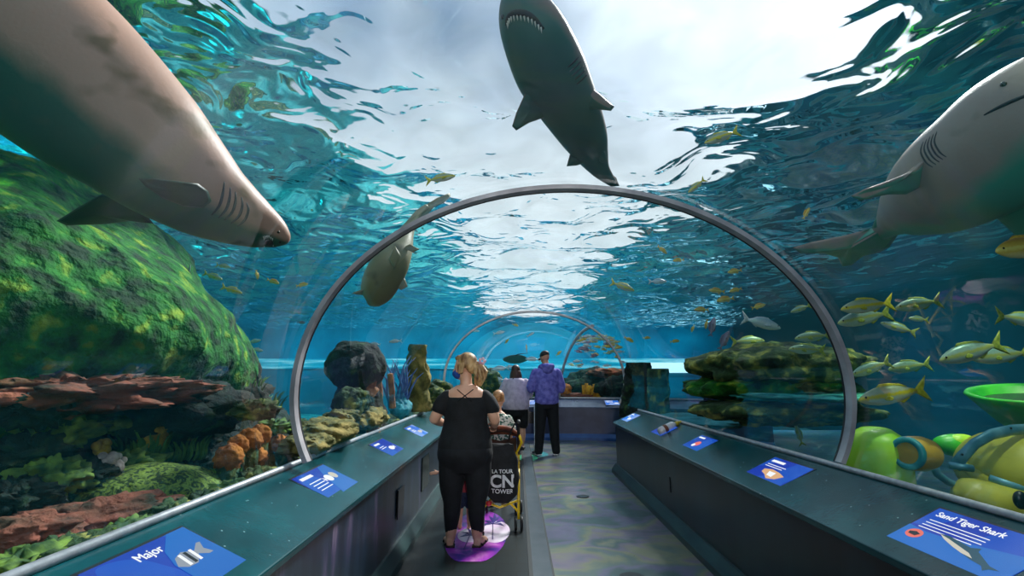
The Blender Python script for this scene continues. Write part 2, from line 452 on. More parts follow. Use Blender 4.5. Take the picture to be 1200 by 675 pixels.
out = N('ShaderNodeOutputMaterial'); mixs = N('ShaderNodeMixShader'); tr = N('ShaderNodeBsdfTransparent'); gl = N('ShaderNodeBsdfGlossy')
gl.inputs['Color'].default_value = (.86, .97, 1, 1); gl.inputs['Roughness'].default_value = .03
geo = N('ShaderNodeNewGeometry')
mp = N('ShaderNodeMapping'); mp.inputs['Scale'].default_value = (1, 1.0, 1); mp.inputs['Rotation'].default_value = (0, 0, .5); L(geo.outputs['Position'], mp.inputs['Vector'])
nn = N('ShaderNodeTexNoise'); nn.inputs['Scale'].default_value = 1.9; nn.inputs['Detail'].default_value = 2; nn.inputs['Roughness'].default_value = .35; nn.inputs['Distortion'].default_value = .9
L(mp.outputs[0], nn.inputs['Vector'])
bp = N('ShaderNodeBump'); bp.inputs['Strength'].default_value = 1; bp.inputs['Distance'].default_value = .16; L(nn.outputs['Fac'], bp.inputs['Height'])
L(bp.outputs[0], gl.inputs['Normal'])
dot = N('ShaderNodeVectorMath'); dot.operation = 'DOT_PRODUCT'; L(bp.outputs[0], dot.inputs[0]); L(geo.outputs['Incoming'], dot.inputs[1])
ab = N('ShaderNodeMath'); ab.operation = 'ABSOLUTE'; L(dot.outputs['Value'], ab.inputs[0])
sx = N('ShaderNodeSeparateXYZ'); L(geo.outputs['Position'], sx.inputs[0])
# distance from the clear strip over the tunnel
c0 = N('ShaderNodeMath'); c0.operation = 'SUBTRACT'; L(sx.outputs['X'], c0.inputs[0]); c0.inputs[1].default_value = .35
c1 = N('ShaderNodeMath'); c1.operation = 'ABSOLUTE'; L(c0.outputs[0], c1.inputs[0])
th_ = N('ShaderNodeMapRange'); th_.inputs['From Min'].default_value = .9; th_.inputs['From Max'].default_value = 3.1; th_.inputs['To Min'].default_value = .13; th_.inputs['To Max'].default_value = .88
L(c1.outputs[0], th_.inputs['Value'])
sb = N('ShaderNodeMath'); sb.operation = 'SUBTRACT'; L(th_.outputs[0], sb.inputs[0]); L(ab.outputs[0], sb.inputs[1])
fr = N('ShaderNodeMapRange'); fr.inputs['From Min'].default_value = -.02; fr.inputs['From Max'].default_value = .012; fr.inputs['To Min'].default_value = .04
L(sb.outputs[0], fr.inputs['Value'])
# ripple light and dark, put into the colour of the view through
tint = N('ShaderNodeMapRange'); tint.inputs['From Min'].default_value = .3; tint.inputs['From Max'].default_value = .7; tint.inputs['To Min'].default_value = .82; tint.inputs['To Max'].default_value = 1.0
L(nn.outputs['Fac'], tint.inputs['Value']); L(tint.outputs[0], tr.inputs['Color'])
L(fr.outputs[0], mixs.inputs[0]); L(tr.outputs[0], mixs.inputs[1]); L(gl.outputs[0], mixs.inputs[2]); L(mixs.outputs[0], out.inputs['Surface'])
o = g.build('water_surface', m, kind='structure')
# --- tank shell
def tank_wall(name, corners, mat):
    MB().add(corners, [(0, 1, 2, 3)]).build(name, mat, kind='structure', smooth=False)
TL, TR_, TB, TF, TZ = -13.5, 11.0, 26.0, -4.0, -.9
WBLUE = pm('tank_wall_blue', '#05506f', '#0a87a6', scale=.5, rough=.7, lo=.3, hi=.7)  # glow of the lit water put into the wall colour
WNAVY = pm('tank_wall_navy', '#021c2e', '#043a50', scale=.5, rough=.7, lo=.3, hi=.7)  # darker copy for the dim sides, shade put into the colour
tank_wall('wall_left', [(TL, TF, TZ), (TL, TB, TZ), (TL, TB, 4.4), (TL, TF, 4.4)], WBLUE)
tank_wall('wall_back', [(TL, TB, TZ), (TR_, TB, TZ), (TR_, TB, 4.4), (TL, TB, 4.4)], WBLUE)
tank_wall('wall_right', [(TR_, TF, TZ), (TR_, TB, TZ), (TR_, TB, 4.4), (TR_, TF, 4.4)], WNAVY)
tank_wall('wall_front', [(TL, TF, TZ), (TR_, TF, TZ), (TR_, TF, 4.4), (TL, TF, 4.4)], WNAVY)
g = MB(); n_ = 60
vs = []
for j in range(n_ + 1):
    for i in range(n_ + 1):
        x = TL + (TR_ - TL) * i / n_; y = TF + (TB - TF) * j / n_
        vs.append((x, y, -.55 + .18 * fbm((x, y, 0), .35) + (-.25 if -1.6 < x < 2.2 and y < 12.5 else 0)))
g.add(vs, [(j * (n_ + 1) + i, j * (n_ + 1) + i + 1, (j + 1) * (n_ + 1) + i + 1, (j + 1) * (n_ + 1) + i) for j in range(n_) for i in range(n_)])
g.build('seabed', pm('sand', '#1f7f86', '#5fb8b0', scale=2, rough=.9, bump=.01, bscale=12), kind='structure')

# added glowing strips on the far walls, standing in for distant bright water
m, t, p, L = nmat('glow_streaks')
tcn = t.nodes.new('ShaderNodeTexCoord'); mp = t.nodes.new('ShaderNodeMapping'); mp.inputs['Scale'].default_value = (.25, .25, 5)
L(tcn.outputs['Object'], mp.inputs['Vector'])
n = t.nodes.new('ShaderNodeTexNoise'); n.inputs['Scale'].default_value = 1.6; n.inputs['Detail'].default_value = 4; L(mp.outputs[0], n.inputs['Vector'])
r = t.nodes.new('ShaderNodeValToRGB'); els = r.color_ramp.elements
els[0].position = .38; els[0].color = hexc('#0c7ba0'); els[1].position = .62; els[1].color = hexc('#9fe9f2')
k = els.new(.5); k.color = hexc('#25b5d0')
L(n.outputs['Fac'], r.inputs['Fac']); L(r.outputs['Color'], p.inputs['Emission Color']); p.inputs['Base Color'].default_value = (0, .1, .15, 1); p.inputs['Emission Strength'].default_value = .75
GLOW_STREAKS = m
MB().box((-13.45, 25.9, 1.75), (10.9, 25.99, 2.25)).build('glow_strip_1', GLOW_STREAKS, kind='structure', smooth=False)
MB().box((6.2, 25.8, 1.55), (10.9, 25.89, 2.05)).build('glow_strip_3', emat('white_glow', '#bfeef6', 1.6), kind='structure', smooth=False)  # added white glow, no opening in the wall here
MB().box((-13.49, 2, 1.75), (-13.4, 25.9, 2.2)).build('glow_strip_2', GLOW_STREAKS, kind='structure', smooth=False)

# --- the water itself: a body with the tunnel left out, faintly hazy
g = MB()
hole = [arch(u / 40, .03) for u in range(41)]
hole = [(XL - .1, -.8)] + [(XL-.1,.85)] + hole + [(XR + .1, .85), (XR + .1, -.8)]
outer = [(TL + .01, -.8), (TL + .01, WATER_Z - .12), (TR_ - .01, WATER_Z - .12), (TR_ - .01, -.8)]
prof = outer[:3] + [outer[3]] + hole[::-1]
g.prism([(x, TF + .01, z) for x, z in prof], (0, 11.9 - TF, 0))
g.box((TL + .01, 11.9, -.8), (TR_ - .01, TB - .01, WATER_Z - .12))
m = bpy.data.materials.new('water_haze'); m.use_nodes = True; t = m.node_tree; t.nodes.clear(); L = t.links.new
out = t.nodes.new('ShaderNodeOutputMaterial'); a_ = t.nodes.new('ShaderNodeVolumeAbsorption'); s_ = t.nodes.new('ShaderNodeVolumeScatter'); d_ = t.nodes.new('ShaderNodeAddShader')
a_.inputs['Color'].default_value = (.15, .78, .95, 1); a_.inputs['Density'].default_value = .06
s_.inputs['Color'].default_value = (.1, .85, 1, 1); s_.inputs['Density'].default_value = .02
L(a_.outputs[0], d_.inputs[0]); L(s_.outputs[0], d_.inputs[1]); L(d_.outputs[0], out.inputs['Volume'])
g.build('water_body', m, kind='structure', smooth=False)
# ================================================================== reef
def in_tunnel(p, gr=.03):
    x = (p.x - TX) / (1.665 + gr); z = p.z - 1.33
    z = z / (1.28 + gr) if z > 0 else z / (1.18 + gr)
    if p.y > Y1:
        k = (p.y - Y1) / (YB + .45 - Y1)
        if k > 1: return False
        zz = ZR + (1.33 + 1.28 * sqrt(max(0, 1 - x * x)) - ZR) * sqrt(max(0, 1 - k * k))
        return abs(x) < 1.1 and p.z < zz + gr
    return (p.z < .9 and XL - .12 < p.x < XR + .12) or x * x + z * z < 1
def exit_zc(px, py, gr=.03):
    r = ray(px, py); z = .5
    while z < 30 and in_tunnel(EYE + r * z, gr): z += .03
    return z
def out(px, py, extra=.5):
    z = exit_zc(px, py) + extra
    return EYE + ray(px, py) * z, z

MOSS = pm('mossy_rock', '#06300a', '#a8c030', scale=6.5, rough=.9, bump=.10, bscale=8, lo=.38, hi=.76, c3='#1f7a1a', detail=10, dist=.2)
MOSS2 = pm('olive_rock', '#142c12', '#b4b450', scale=6, rough=.9, bump=.07, bscale=9, lo=.36, hi=.70, c3='#37542a', detail=9, dist=.4)
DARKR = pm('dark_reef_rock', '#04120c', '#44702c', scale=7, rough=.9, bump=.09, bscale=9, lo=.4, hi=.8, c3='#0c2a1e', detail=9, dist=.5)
PINKR = pm('coralline_rock', '#2c2c1a', '#98543f', scale=6, rough=.9, bump=.04, bscale=12, lo=.35, hi=.65, c3='#7d4a35', detail=8)
RUBBLE = pm('rubble_rock', '#2c3418', '#b09a55', scale=5, rough=.9, bump=.04, bscale=14, lo=.32, hi=.68, c3='#6b6a34', detail=8)
def blob(c, r, seed=0, amp=.18, freq=1.4, n=64, m=40, rot=0.0, flat=0.0, ridge=0.0, strata=0.0, tilt=None, taper=0.0):
    """displaced ellipsoid -> MB, world coordinates"""
    c = Vector(c); g = MB(); R = Matrix.Rotation(rot, 3, 'Z')
    if tilt: R = R @ Matrix.Rotation(tilt, 3, 'Y')
    rm = (r[0] * r[1] * r[2]) ** (1 / 3)
    def P(t, a):
        u = Vector((cos(t) * cos(a), cos(t) * sin(a), sin(t)))
        k_ = 1 - taper * u.z
        p = Vector((u.x * r[0] * k_, u.y * r[1] * k_, u.z * r[2]))
        q = p * (freq / rm) + Vector((seed * 7.3, seed * 3.1, seed * 1.7))
        d = fbm(q, 1, 5)
        if ridge: d += ridge * (1 - 2 * abs(noise.noise(q * 1.7)))
        if strata: d += strata * sin(p.z * 22 + 3 * noise.noise(q))
        p = p * (1 + amp * d)
        if flat and p.z < -r[2] * flat: p.z = -r[2] * flat
        return c + R @ p
    vs = [P(-pi / 2, 0)]
    for i in range(1, m):
        for j in range(n): vs.append(P(-pi / 2 + pi * i / m, 2 * pi * j / n))
    vs.append(P(pi / 2, 0)); fs = []
    for j in range(n): fs.append((0, 1 + (j + 1) % n, 1 + j))
    for i in range(m - 2):
        for j in range(n):
            k = (j + 1) % n; fs.append((1 + i * n + j, 1 + i * n + k, 1 + (i + 1) * n + k, 1 + (i + 1) * n + j))
    e = len(vs) - 1
    for j in range(n): fs.append((e, 1 + (m - 2) * n + j, 1 + (m - 2) * n + (j + 1) % n))
    return g.add(vs, fs)
def rock(c, r, mat, label, name='reef_rock', cat='rock', group=None, **k):
    o = blob(c, r, **k).build(name, mat, origin=(c[0], c[1], c[2] - r[2]))
    return tag(o, label, cat, group)

# big green rock at the left and what lies under it
rock((-4.12, 3.75, 2.05), (1.85, 2.0, 1.05), MOSS, 'huge bright green mossy boulder filling the left side under the large shark', seed=2, amp=.13, freq=1.3, n=180, m=120, ridge=.35, flat=.66, tilt=.22, taper=.32)
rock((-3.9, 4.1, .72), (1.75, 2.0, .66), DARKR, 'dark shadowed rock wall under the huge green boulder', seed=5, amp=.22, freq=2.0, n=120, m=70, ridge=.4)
rock(at(95, 462, X=-2.35), (.46, .42, .08), PINKR, 'flat pinkish brown coralline rock tucked right under the green boulder', seed=3, amp=.6, freq=2.4, ridge=.4)
rock(at(195, 480, X=-2.3), (.42, .5, .17), DARKR, 'dark green weedy rock behind the pinkish shelf', seed=13, amp=.3, freq=2.2, ridge=.4)
rock(at(268, 462, X=-2.5), (.24, .42, .25), DARKR, 'dark weedy rock end at the right of the shadowed wall', seed=17, amp=.35, freq=2.0, ridge=.4)
# reef bank rising to the left glass
def bank(x0, x1, y0, y1, zf, mat, label, nx_=60, ny_=160, seed=1, name='reef_slope'):
    vs = []; base = -.62
    for j in range(ny_ + 1):
        for i in range(nx_ + 1):
            a = i / nx_; b = j / ny_
            x = x0 + (x1 - x0) * a; y = y0 + (y1 - y0) * b
            z = zf(x, y) + .10 * fbm((x, y, seed), 2.2, 5) + .05 * (1 - 2 * abs(noise.noise(Vector((x * 5, y * 5, seed)))))
            edge = min(1, a / .04, (1 - a) / .04, b / .03, (1 - b) / .03)
            vs.append((x, y, z if edge >= 1 else base + (z - base) * max(0, edge)))
    fs = [(j * (nx_ + 1) + i, j * (nx_ + 1) + i + 1, (j + 1) * (nx_ + 1) + i + 1, (j + 1) * (nx_ + 1) + i) for j in range(ny_) for i in range(nx_)]
    return tag(MB().add(vs, fs).build(name, mat, origin=((x0 + x1) / 2, (y0 + y1) / 2, base)), label, 'reef')
BANKM = pm('weedy_bank', '#0c2810', '#9a9a48', scale=7, rough=.9, bump=.06, bscale=14, lo=.34, hi=.68, c3='#33552a', detail=9, dist=.4)
bank(-1.40, -3.4, -.5, 9.4, lambda x, y: .70 - .22 * (-x - 1.4) + (.08 * (y - 4) if y > 4 else 0) * .5, BANKM, 'weedy rubble slope running along behind the left glass')
BRAIN = pm('brain_coral', '#1e3a12', '#7c9a38', scale=26, rough=.85, bump=.012, bscale=30, lo=.42, hi=.58, detail=2, dist=2)
rock(at(162, 580, X=-1.98), (.40, .30, .15), BRAIN, 'low green brain coral mound beside the left ledge', name='brain_coral', cat='coral', seed=8, amp=.06, rot=.5)
rock(at(110, 607, X=-1.83), (.34, .15, .075), PINKR, 'reddish brown knobbly rock in front of the brain coral', seed=21, amp=.35, freq=2.5, rot=.9)
rock(at(30, 625, X=-1.85), (.18, .15, .06), PINKR, 'small reddish rock at the lower left corner', seed=22, amp=.35, freq=2.5)
# weed tufts, corals
def tuft(c, n_, h, mat, label, name='sea_weed', cat='seaweed', spread=.1, w=.008, seed=0, group=None, lean=(0, 0)):
    rr_ = random.Random(seed); g = MB(); c = Vector(c)
    for i in range(n_):
        a = rr_.uniform(0, 6.28); rad = spread * rr_.random() ** .5
        p = c + Vector((cos(a) * rad, sin(a) * rad, -.02)); hh = h * rr_.uniform(.6, 1.1)
        dx, dy = cos(a) * rr_.uniform(.2, .7) + lean[0], sin(a) * rr_.uniform(.2, .7) + lean[1]
        pts = [p + Vector((dx * hh * t_ * t_, dy * hh * t_ * t_, hh * t_)) + Vector((.1 * hh * sin(5 * t_ + a), 0, 0)) for t_ in (0, .3, .6, .85, 1)]
        g.tube(pts, [w, w * 1.2, w * 1.1, w * .7, w * .2], n=5)
    return tag(g.build(name, mat, origin=c), label, cat, group)
def knobs(c, n_, R_, r_, mat, label, name='knobbly_coral', seed=0, cat='coral', squash=.7, group=None):
    rr_ = random.Random(seed); g = MB(); c = Vector(c)
    g.ell(c - Vector((0, 0, R_ * .3)), (R_ * .9, R_ * .9, R_ * squash), 14, 8)
    for i in range(n_):
        a = rr_.uniform(0, 6.28); t_ = rr_.uniform(.1, 1.4)
        u = Vector((cos(a) * cos(t_), sin(a) * cos(t_), sin(t_) * squash))
        g.ell(c + u * R_ * .8, r_ * rr_.uniform(.7, 1.2), 8, 6)
    return tag(g.build(name, mat, origin=c - Vector((0, 0, R_))), label, cat, group)
YELC = pm('yellow_coral', '#8a6a10', '#d8b62c', scale=20, rough=.8, bump=.004)
WHTC = pm('pale_coral', '#8d7f78', '#d8cbc0', scale=20, rough=.8, bump=.004)
GRNC = pm('green_coral', '#1c4a1e', '#7fa23a', scale=14, rough=.8, bump=.004)
ORNG = pm('orange_sponge', '#7a4310', '#d8892a', scale=12, rough=.85, bump=.012, bscale=40, c3='#b5661c')
WEED = pm('green_weed', '#14401c', '#5f9a35', scale=8, rough=.7)
def oncoral(px, py, X): return at(px, py, X=X)
knobs(oncoral(120, 524, -2.15), 10, .045, .02, YELC, 'small yellow coral knob under the dark overhang', seed=1)
knobs(oncoral(180, 508, -2.15), 26, .09, .026, YELC, 'yellow green knobbly coral above the brain coral', seed=2)
knobs(oncoral(195, 472, -2.15), 16, .07, .022, WHTC, 'pale pinkish white coral on the dark rock, upper one', seed=3)
knobs(oncoral(128, 543, -2.05), 18, .075, .02, WHTC, 'pale white coral cluster left of the brain coral', seed=4)
knobs(oncoral(250, 500, -2.2), 20, .09, .018, WHTC, 'pale feathery coral left of the orange sponges', seed=5)
for k_, (px, py, X, h_) in enumerate([(165, 530, -2.2, .16), (215, 535, -2.15, .14), (240, 470, -2.4, .2), (285, 470, -2.4, .22), (310, 482, -2.45, .2), (255, 560, -1.75, .09)]):
    lab = ['dark green weed tuft under the yellow coral', 'green weed tuft right of the yellow coral', 'green weed hanging at the end of the boulder', 'green weed left of the first ring', 'green frond tuft beside the first steel ring',
           'short weed tuft below the orange sponges'][k_]
    tuft(oncoral(px, py, X), 34, h_, WEED, lab, spread=.12, seed=k_)
SPG = [(292, 517, 14), (268, 537, 15), (279, 522, 11), (305, 510, 12), (298, 536, 13), (328, 522, 12)]
SPL = ['round orange sponge, topmost left of the cluster by the ring', 'lowest left round orange sponge of the cluster', 'small orange sponge between the left ones', 'round orange sponge at the top right of the cluster', 'brownish orange sponge in the middle of the cluster', 'olive orange sponge right of the cluster, against the ring']
for (px, py, r_), lb in zip(SPG, SPL):
    zc = 2.95; c = at(px, py, X=-1.66); zc = (c - EYE).length * .85
    rr_ = r_ * zc / 600
    g = blob(c, (rr_, rr_, rr_), seed=px, amp=.22, freq=3.0, n=40, m=26, ridge=.3)
    root = thing('ball_sponge', c - Vector((0, 0, rr_ * 2.2)), lb, 'sponge', None)
    g.build('sponge_ball', ORNG, root)
    MB().tube([c - Vector((0, 0, rr_ * .4)), c - Vector((.01, 0, rr_ * 2.4))], [rr_ * .8, rr_ * .95], n=10).build('stalk', BANKM, root)
# mid-left reef beyond the first ring
def px_rock(px, py, dx, r, mat, label, **k):
    c, _ = out(px, py, dx); return rock(c, r, mat, label, **k)
def stalk(px0, py0, px1, py1, dx, r0, r1, mat, label, name='rock_spire', cat='rock', seed=0, bulge=.25, n_=26):
    a, z_ = out(px0, py0, dx); b = EYE + ray(px1, py1) * z_
    g = MB(); rg = []
    for i in range(n_ + 1):
        t_ = i / n_; p = a.lerp(b, t_); R_ = r0 + (r1 - r0) * t_
        rg.append([p + Vector((cos(q) * R_, sin(q) * R_, 0)) * (1 + bulge * fbm((cos(q) * 1.2 + seed, sin(q) * 1.2, p.z * 3), 1.5)) for q in [2 * pi * j / 28 for j in range(28)]])
    return tag(g.rings(rg).build(name, mat, origin=b), label, cat)
px_rock(417, 429, .9, (.30, .30, .26), DARKR, 'rounded dark mossy boulder standing high beyond the first ring', seed=31, amp=.12, freq=1.5)
stalk(420, 442, 424, 505, .9, .17, .3, DARKR, 'dark rock column carrying the rounded mossy boulder', seed=4)
px_rock(412, 472, .45, (.16, .2, .14), MOSS2, 'yellow green coral mound below the rounded boulder', seed=33, amp=.2, freq=2)
px_rock(383, 505, .3, (.22, .34, .09), RUBBLE, 'yellowish rubble rock behind the left ledge past the ring', seed=35, amp=.3, freq=2)
px_rock(362, 520, .25, (.15, .3, .07), RUBBLE, 'olive rubble stone just past the first ring', seed=36, amp=.3, freq=2)
px_rock(430, 490, .35, (.17, .4, .10), RUBBLE, 'brown rubble stone under the mossy column', seed=37, amp=.3, freq=2)
px_rock(400, 490, .5, (.14, .2, .07), RUBBLE, 'golden brown rubble under the coral mound', seed=39, amp=.35, freq=2.3)
stalk(489, 404, 491, 482, .5, .12, .17, RUBBLE, 'tall brown encrusted pillar left of the woman in black', seed=9, bulge=.5)
c, _ = out(487, 422, .4)
knobs(c, 30, .11, .035, pm('golden_coral', '#7a5210', '#c8a248', scale=18, rough=.8, bump=.005), 'golden leafy coral on top of the brown pillar', seed=11, squash=1.2)
px_rock(512, 462, .5, (.28, .6, .24), MOSS2, 'brown green reef mound behind the woman in black', seed=41, amp=.3, freq=2)
px_rock(470, 478, .4, (.12, .25, .13), pm('turquoise_rock', '#0d5a6a', '#2aa0ac', scale=5, rough=.8, bump=.02), 'turquoise rock beside the brown pillar', seed=43, amp=.25)
TUBE_S = pm('tube_sponge', '#6a3a1c', '#c98a52', scale=10, rough=.8, bump=.01, bscale=40)
def sponge_tube(pts, r, dx, lab):
    z_ = exit_zc(pts[0][0], pts[0][1]) + dx
    P_ = [EYE + ray(*p_) * z_ for p_ in pts]
    n_ = 18; Q = []
    for i in range(n_ + 1):
        t_ = i / n_ * (len(P_) - 1); k = min(int(t_), len(P_) - 2); Q.append(P_[k].lerp(P_[k + 1], t_ - k))
    g = MB().tube(Q, [r * (1 + .18 * noise.noise(q * 9)) for q in Q], n=14)
    return tag(g.build('tube_sponge', TUBE_S, origin=P_[-1]), lab, 'sponge')
sponge_tube([(448, 428), (443, 447), (444, 470), (446, 500)], .045, .25, 'tall tan tube sponge rising behind the left ledge')
sponge_tube([(436, 445), (434, 456), (441, 461)], .05, .25, 'short tan tube sponge bent to the left')
sponge_tube([(434, 485), (437, 505), (440, 512)], .06, .2, 'stubby tan tube sponge standing at the left rail')
sponge_tube([(457, 438), (459, 455), (460, 478)], .035, .4, 'dark red brown tube sponge behind the tan ones')
c, _ = out(466, 455, .45)
tuft(c - Vector((0, 0, .25)), 26, .62, pm('blue_fan', '#27508a', '#5f86b8', scale=9, rough=.7), 'bluish sea fan behind the tan tube sponges', name='sea_fan', cat='sea fan', spread=.06, w=.012, seed=5)
# far reef past the bend
for k_, (px, py, dx, r, mt, lb) in enumerate([
    (565, 447, 1.2, (.5, .5, .42), MOSS2, 'brownish green reef mound between the woman in black and the woman in grey'),
    (640, 464, 1.1, (.5, .5, .3), MOSS2, 'olive reef rock behind the man in the purple hoodie'),
    (690, 455, 2.0, (.75, .6, .5), DARKR, 'dark green reef rock seen through the slim branch arch'),
    (728, 458, 1.7, (.55, .5, .34), DARKR, 'dark teal reef rock at the right inside the far ring'),
    (712, 437, 2.6, (.55, .5, .12), PINKR, 'pinkish ledge behind the fish school at the far ring'),
    ]):
    px_rock(px, py, dx, r, mt, lb, seed=50 + k_, amp=.28, freq=2)
c, _ = out(697, 458, .35)
g = MB()
for i in range(9):
    q = c + Vector((-.26 + .065 * i, .03 * sin(i * 2.1), -.2))
    g.tube([q, q + Vector((0, 0, .22)), q + Vector((.01 * (i % 3 - 1), 0, .34 + .04 * sin(i * 1.7)))], [.045, .05, .04], n=8)
tag(g.build('finger_coral', pm('golden_pillar', '#a86a08', '#f0b420', scale=10, rough=.7), origin=c - Vector((0, 0, .2))), 'bright golden yellow pillar coral behind the far ledge', 'coral')
px_rock(716, 459, .45, (.16, .12, .2), pm('rust_rock', '#5a1e0c', '#9a4a20', scale=9, rough=.8, bump=.02), 'rust brown coral right of the golden pillar coral', seed=61, amp=.2, name='rust_coral', cat='coral')
px_rock(664, 457, .35, (.12, .12, .14), ORNG, 'orange coral just right of the man in the hoodie', seed=62, amp=.25, name='orange_coral', cat='coral')
px_rock(668, 464, .3, (.5, .12, .07), PINKR, 'low pink rubble strip behind the far ledge', seed=63, amp=.35)
# right side reef
for k_, (px, py, dx, r, mt, lb) in enumerate([
    (912, 430, 1.2, (.80, .8, .24), MOSS2, 'top layer of the stacked olive rock ledge on the right'),
    (898, 455, 1.1, (.76, .8, .17), MOSS, 'middle layer of the stacked olive rock ledge on the right'),
    (912, 481, 1.1, (.78, .8, .13), MOSS2, 'lowest layer of the stacked olive rock ledge on the right'),
    (932, 464, 1.1, (.6, .7, .05), pm('teal_slab', '#0f6a66', '#3fb0a0', scale=4, rough=.8, bump=.02), 'thin turquoise slab between the layers of the right ledge'),
    ]):
    px_rock(px, py, dx, r, mt, lb, seed=70 + k_, amp=.2, freq=2.2, n=96, m=40, strata=.12)
px_rock(832, 452, .8, (.13, .2, .14), PINKR, 'pinkish round rock at the left end of the stacked ledge', seed=75, amp=.2)
stalk(770, 432, 770, 490, 1.6, .17, .22, MOSS2, 'green pillar rock with a dark side beyond the right ledge', seed=12)
stalk(748, 425, 745, 488, .9, .2, .32, DARKR, 'dark rock column beside the far ring', seed=14, bulge=.4)
px_rock(815, 492, 2.4, (.9, 1.1, .07), pm('teal_sandrock', '#1c5c60', '#3f9494', scale=4, rough=.9, bump=.02), 'flat teal rock on the bottom beyond the right ledge', seed=78, amp=.2)
rock((4.1, 2.7, .05), (1.7, 2.2, .38), DARKR, 'dark flat reef floor under the yellow submersible', seed=79, amp=.15)

# small algae and coral lumps scattered on the shadowed wall and the bank
LUMP = [(40, 480, 'dark green'), (70, 505, 'dark green'), (35, 530, 'dull green'), (95, 560, 'dull green'), (150, 490, 'bright green'), (215, 455, 'dark green'), (228, 515, 'green'), (150, 545, 'green'), (235, 545, 'pale green'), (175, 560, 'dull green'), (60, 560, 'dull green'), (15, 585, 'dark green')]
for k_, (px, py, cn) in enumerate(LUMP):
    c = at(px, py, X=-2.28 if py < 540 else -2.12)
    o = blob(c, (.13, .12, .07), seed=100 + k_, amp=.6, freq=3.0, n=40, m=24, ridge=.4).build('algae_clump', GRNC if k_ % 3 == 1 else DARKR, origin=c - Vector((0, 0, .07)))
    tag(o, 'small rough %s algae clump on the shadowed rock wall at the left' % 'green', 'algae', 'algae clumps on the shadowed rock wall')
for k_, (px, py) in enumerate([(300, 560), (275, 575), (240, 590), (200, 605), (150, 628), (110, 645), (60, 655), (25, 668), (330, 545), (345, 500), (322, 500), (300, 480)]):
    c = at(px, py, X=-1.5 if px < 310 else -1.75)
    o = blob(c, (.09, .14, .045), seed=130 + k_, amp=.6, freq=3.0, n=40, m=24, ridge=.4).build('algae_clump', [BANKM, GRNC, MOSS2][k_ % 3], origin=c - Vector((0, 0, .05)))
    tag(o, 'low green brown algae clump lying along the outside of the left glass rail', 'algae', 'algae clumps along the left glass')
# ================================================================== sharks
from mathutils.bvhtree import BVHTree
def skin_mat(name, back, belly, blot, rough=.45):
    """back colour to belly colour by a painted attribute that travels with the animal"""
    m, t, p, L = nmat(name)
    at_ = t.nodes.new('ShaderNodeAttribute'); at_.attribute_name = 'back'
    tcn = t.nodes.new('ShaderNodeTexCoord'); n = t.nodes.new('ShaderNodeTexNoise'); n.inputs['Scale'].default_value = 3.4; n.inputs['Detail'].default_value = 5
    L(tcn.outputs['Object'], n.inputs['Vector'])
    ad = t.nodes.new('ShaderNodeMath'); ad.operation = 'MULTIPLY_ADD'; L(n.outputs['Fac'], ad.inputs[0]); ad.inputs[1].default_value = .5
    L(at_.outputs['Fac'], ad.inputs[2])
    r = t.nodes.new('ShaderNodeValToRGB'); e = r.color_ramp.elements
    e[0].position = .60; e[0].color = hexc(belly); e[1].position = .88; e[1].color = hexc(back)
    L(ad.outputs[0], r.inputs['Fac'])
    n2 = t.nodes.new('ShaderNodeTexNoise'); n2.inputs['Scale'].default_value = 5.5; n2.inputs['Detail'].default_value = 2; L(tcn.outputs['Object'], n2.inputs['Vector'])
    r2 = t.nodes.new('ShaderNodeValToRGB'); r2.color_ramp.elements[0].position = .56; r2.color_ramp.elements[0].color = (0, 0, 0, 1); r2.color_ramp.elements[1].position = .68; r2.color_ramp.elements[1].color = (1, 1, 1, 1)
    L(n2.outputs['Fac'], r2.inputs['Fac'])
    mu = t.nodes.new('ShaderNodeMath'); mu.operation = 'MULTIPLY'; L(r2.outputs['Color'], mu.inputs[0]); L(at_.outputs['Fac'], mu.inputs[1])
    mx = t.nodes.new('ShaderNodeMix'); mx.data_type = 'RGBA'; L(mu.outputs[0], mx.inputs['Factor']); L(r.outputs['Color'], mx.inputs[6]); mx.inputs[7].default_value = hexc(blot)
    L(mx.outputs[2], p.inputs['Base Color']); p.inputs['Roughness'].default_value = rough; p.inputs['Specular IOR Level'].default_value = .3
    b = t.nodes.new('ShaderNodeBump'); b.inputs['Distance'].default_value = .0008; n3 = t.nodes.new('ShaderNodeTexNoise'); n3.inputs['Scale'].default_value = 60
    L(tcn.outputs['Object'], n3.inputs['Vector']); L(n3.outputs['Fac'], b.inputs['Height']); L(b.outputs[0], p.inputs['Normal'])
    return m
def catmull(P, t_):
    n_ = len(P) - 1; x = t_ * n_; k = min(int(x), n_ - 1); u = x - k
    p0, p1, p2, p3 = P[max(k - 1, 0)], P[k], P[k + 1], P[min(k + 2, n_)]
    return [.5 * ((2 * b) + (-a + c) * u + (2 * a - 5 * b + 4 * c - d) * u * u + (-a + 3 * b - 3 * c + d) * u ** 3) for a, b, c, d in zip(p0, p1, p2, p3)]
def set_back(o, up):
    me = o.data; up = Vector(up).normalized()
    a_ = me.attributes.new('back', 'FLOAT', 'POINT')
    vals = [max(0, min(1, .5 + .9 * v.normal.dot(up))) for v in me.vertices]
    a_.data.foreach_set('value', vals)
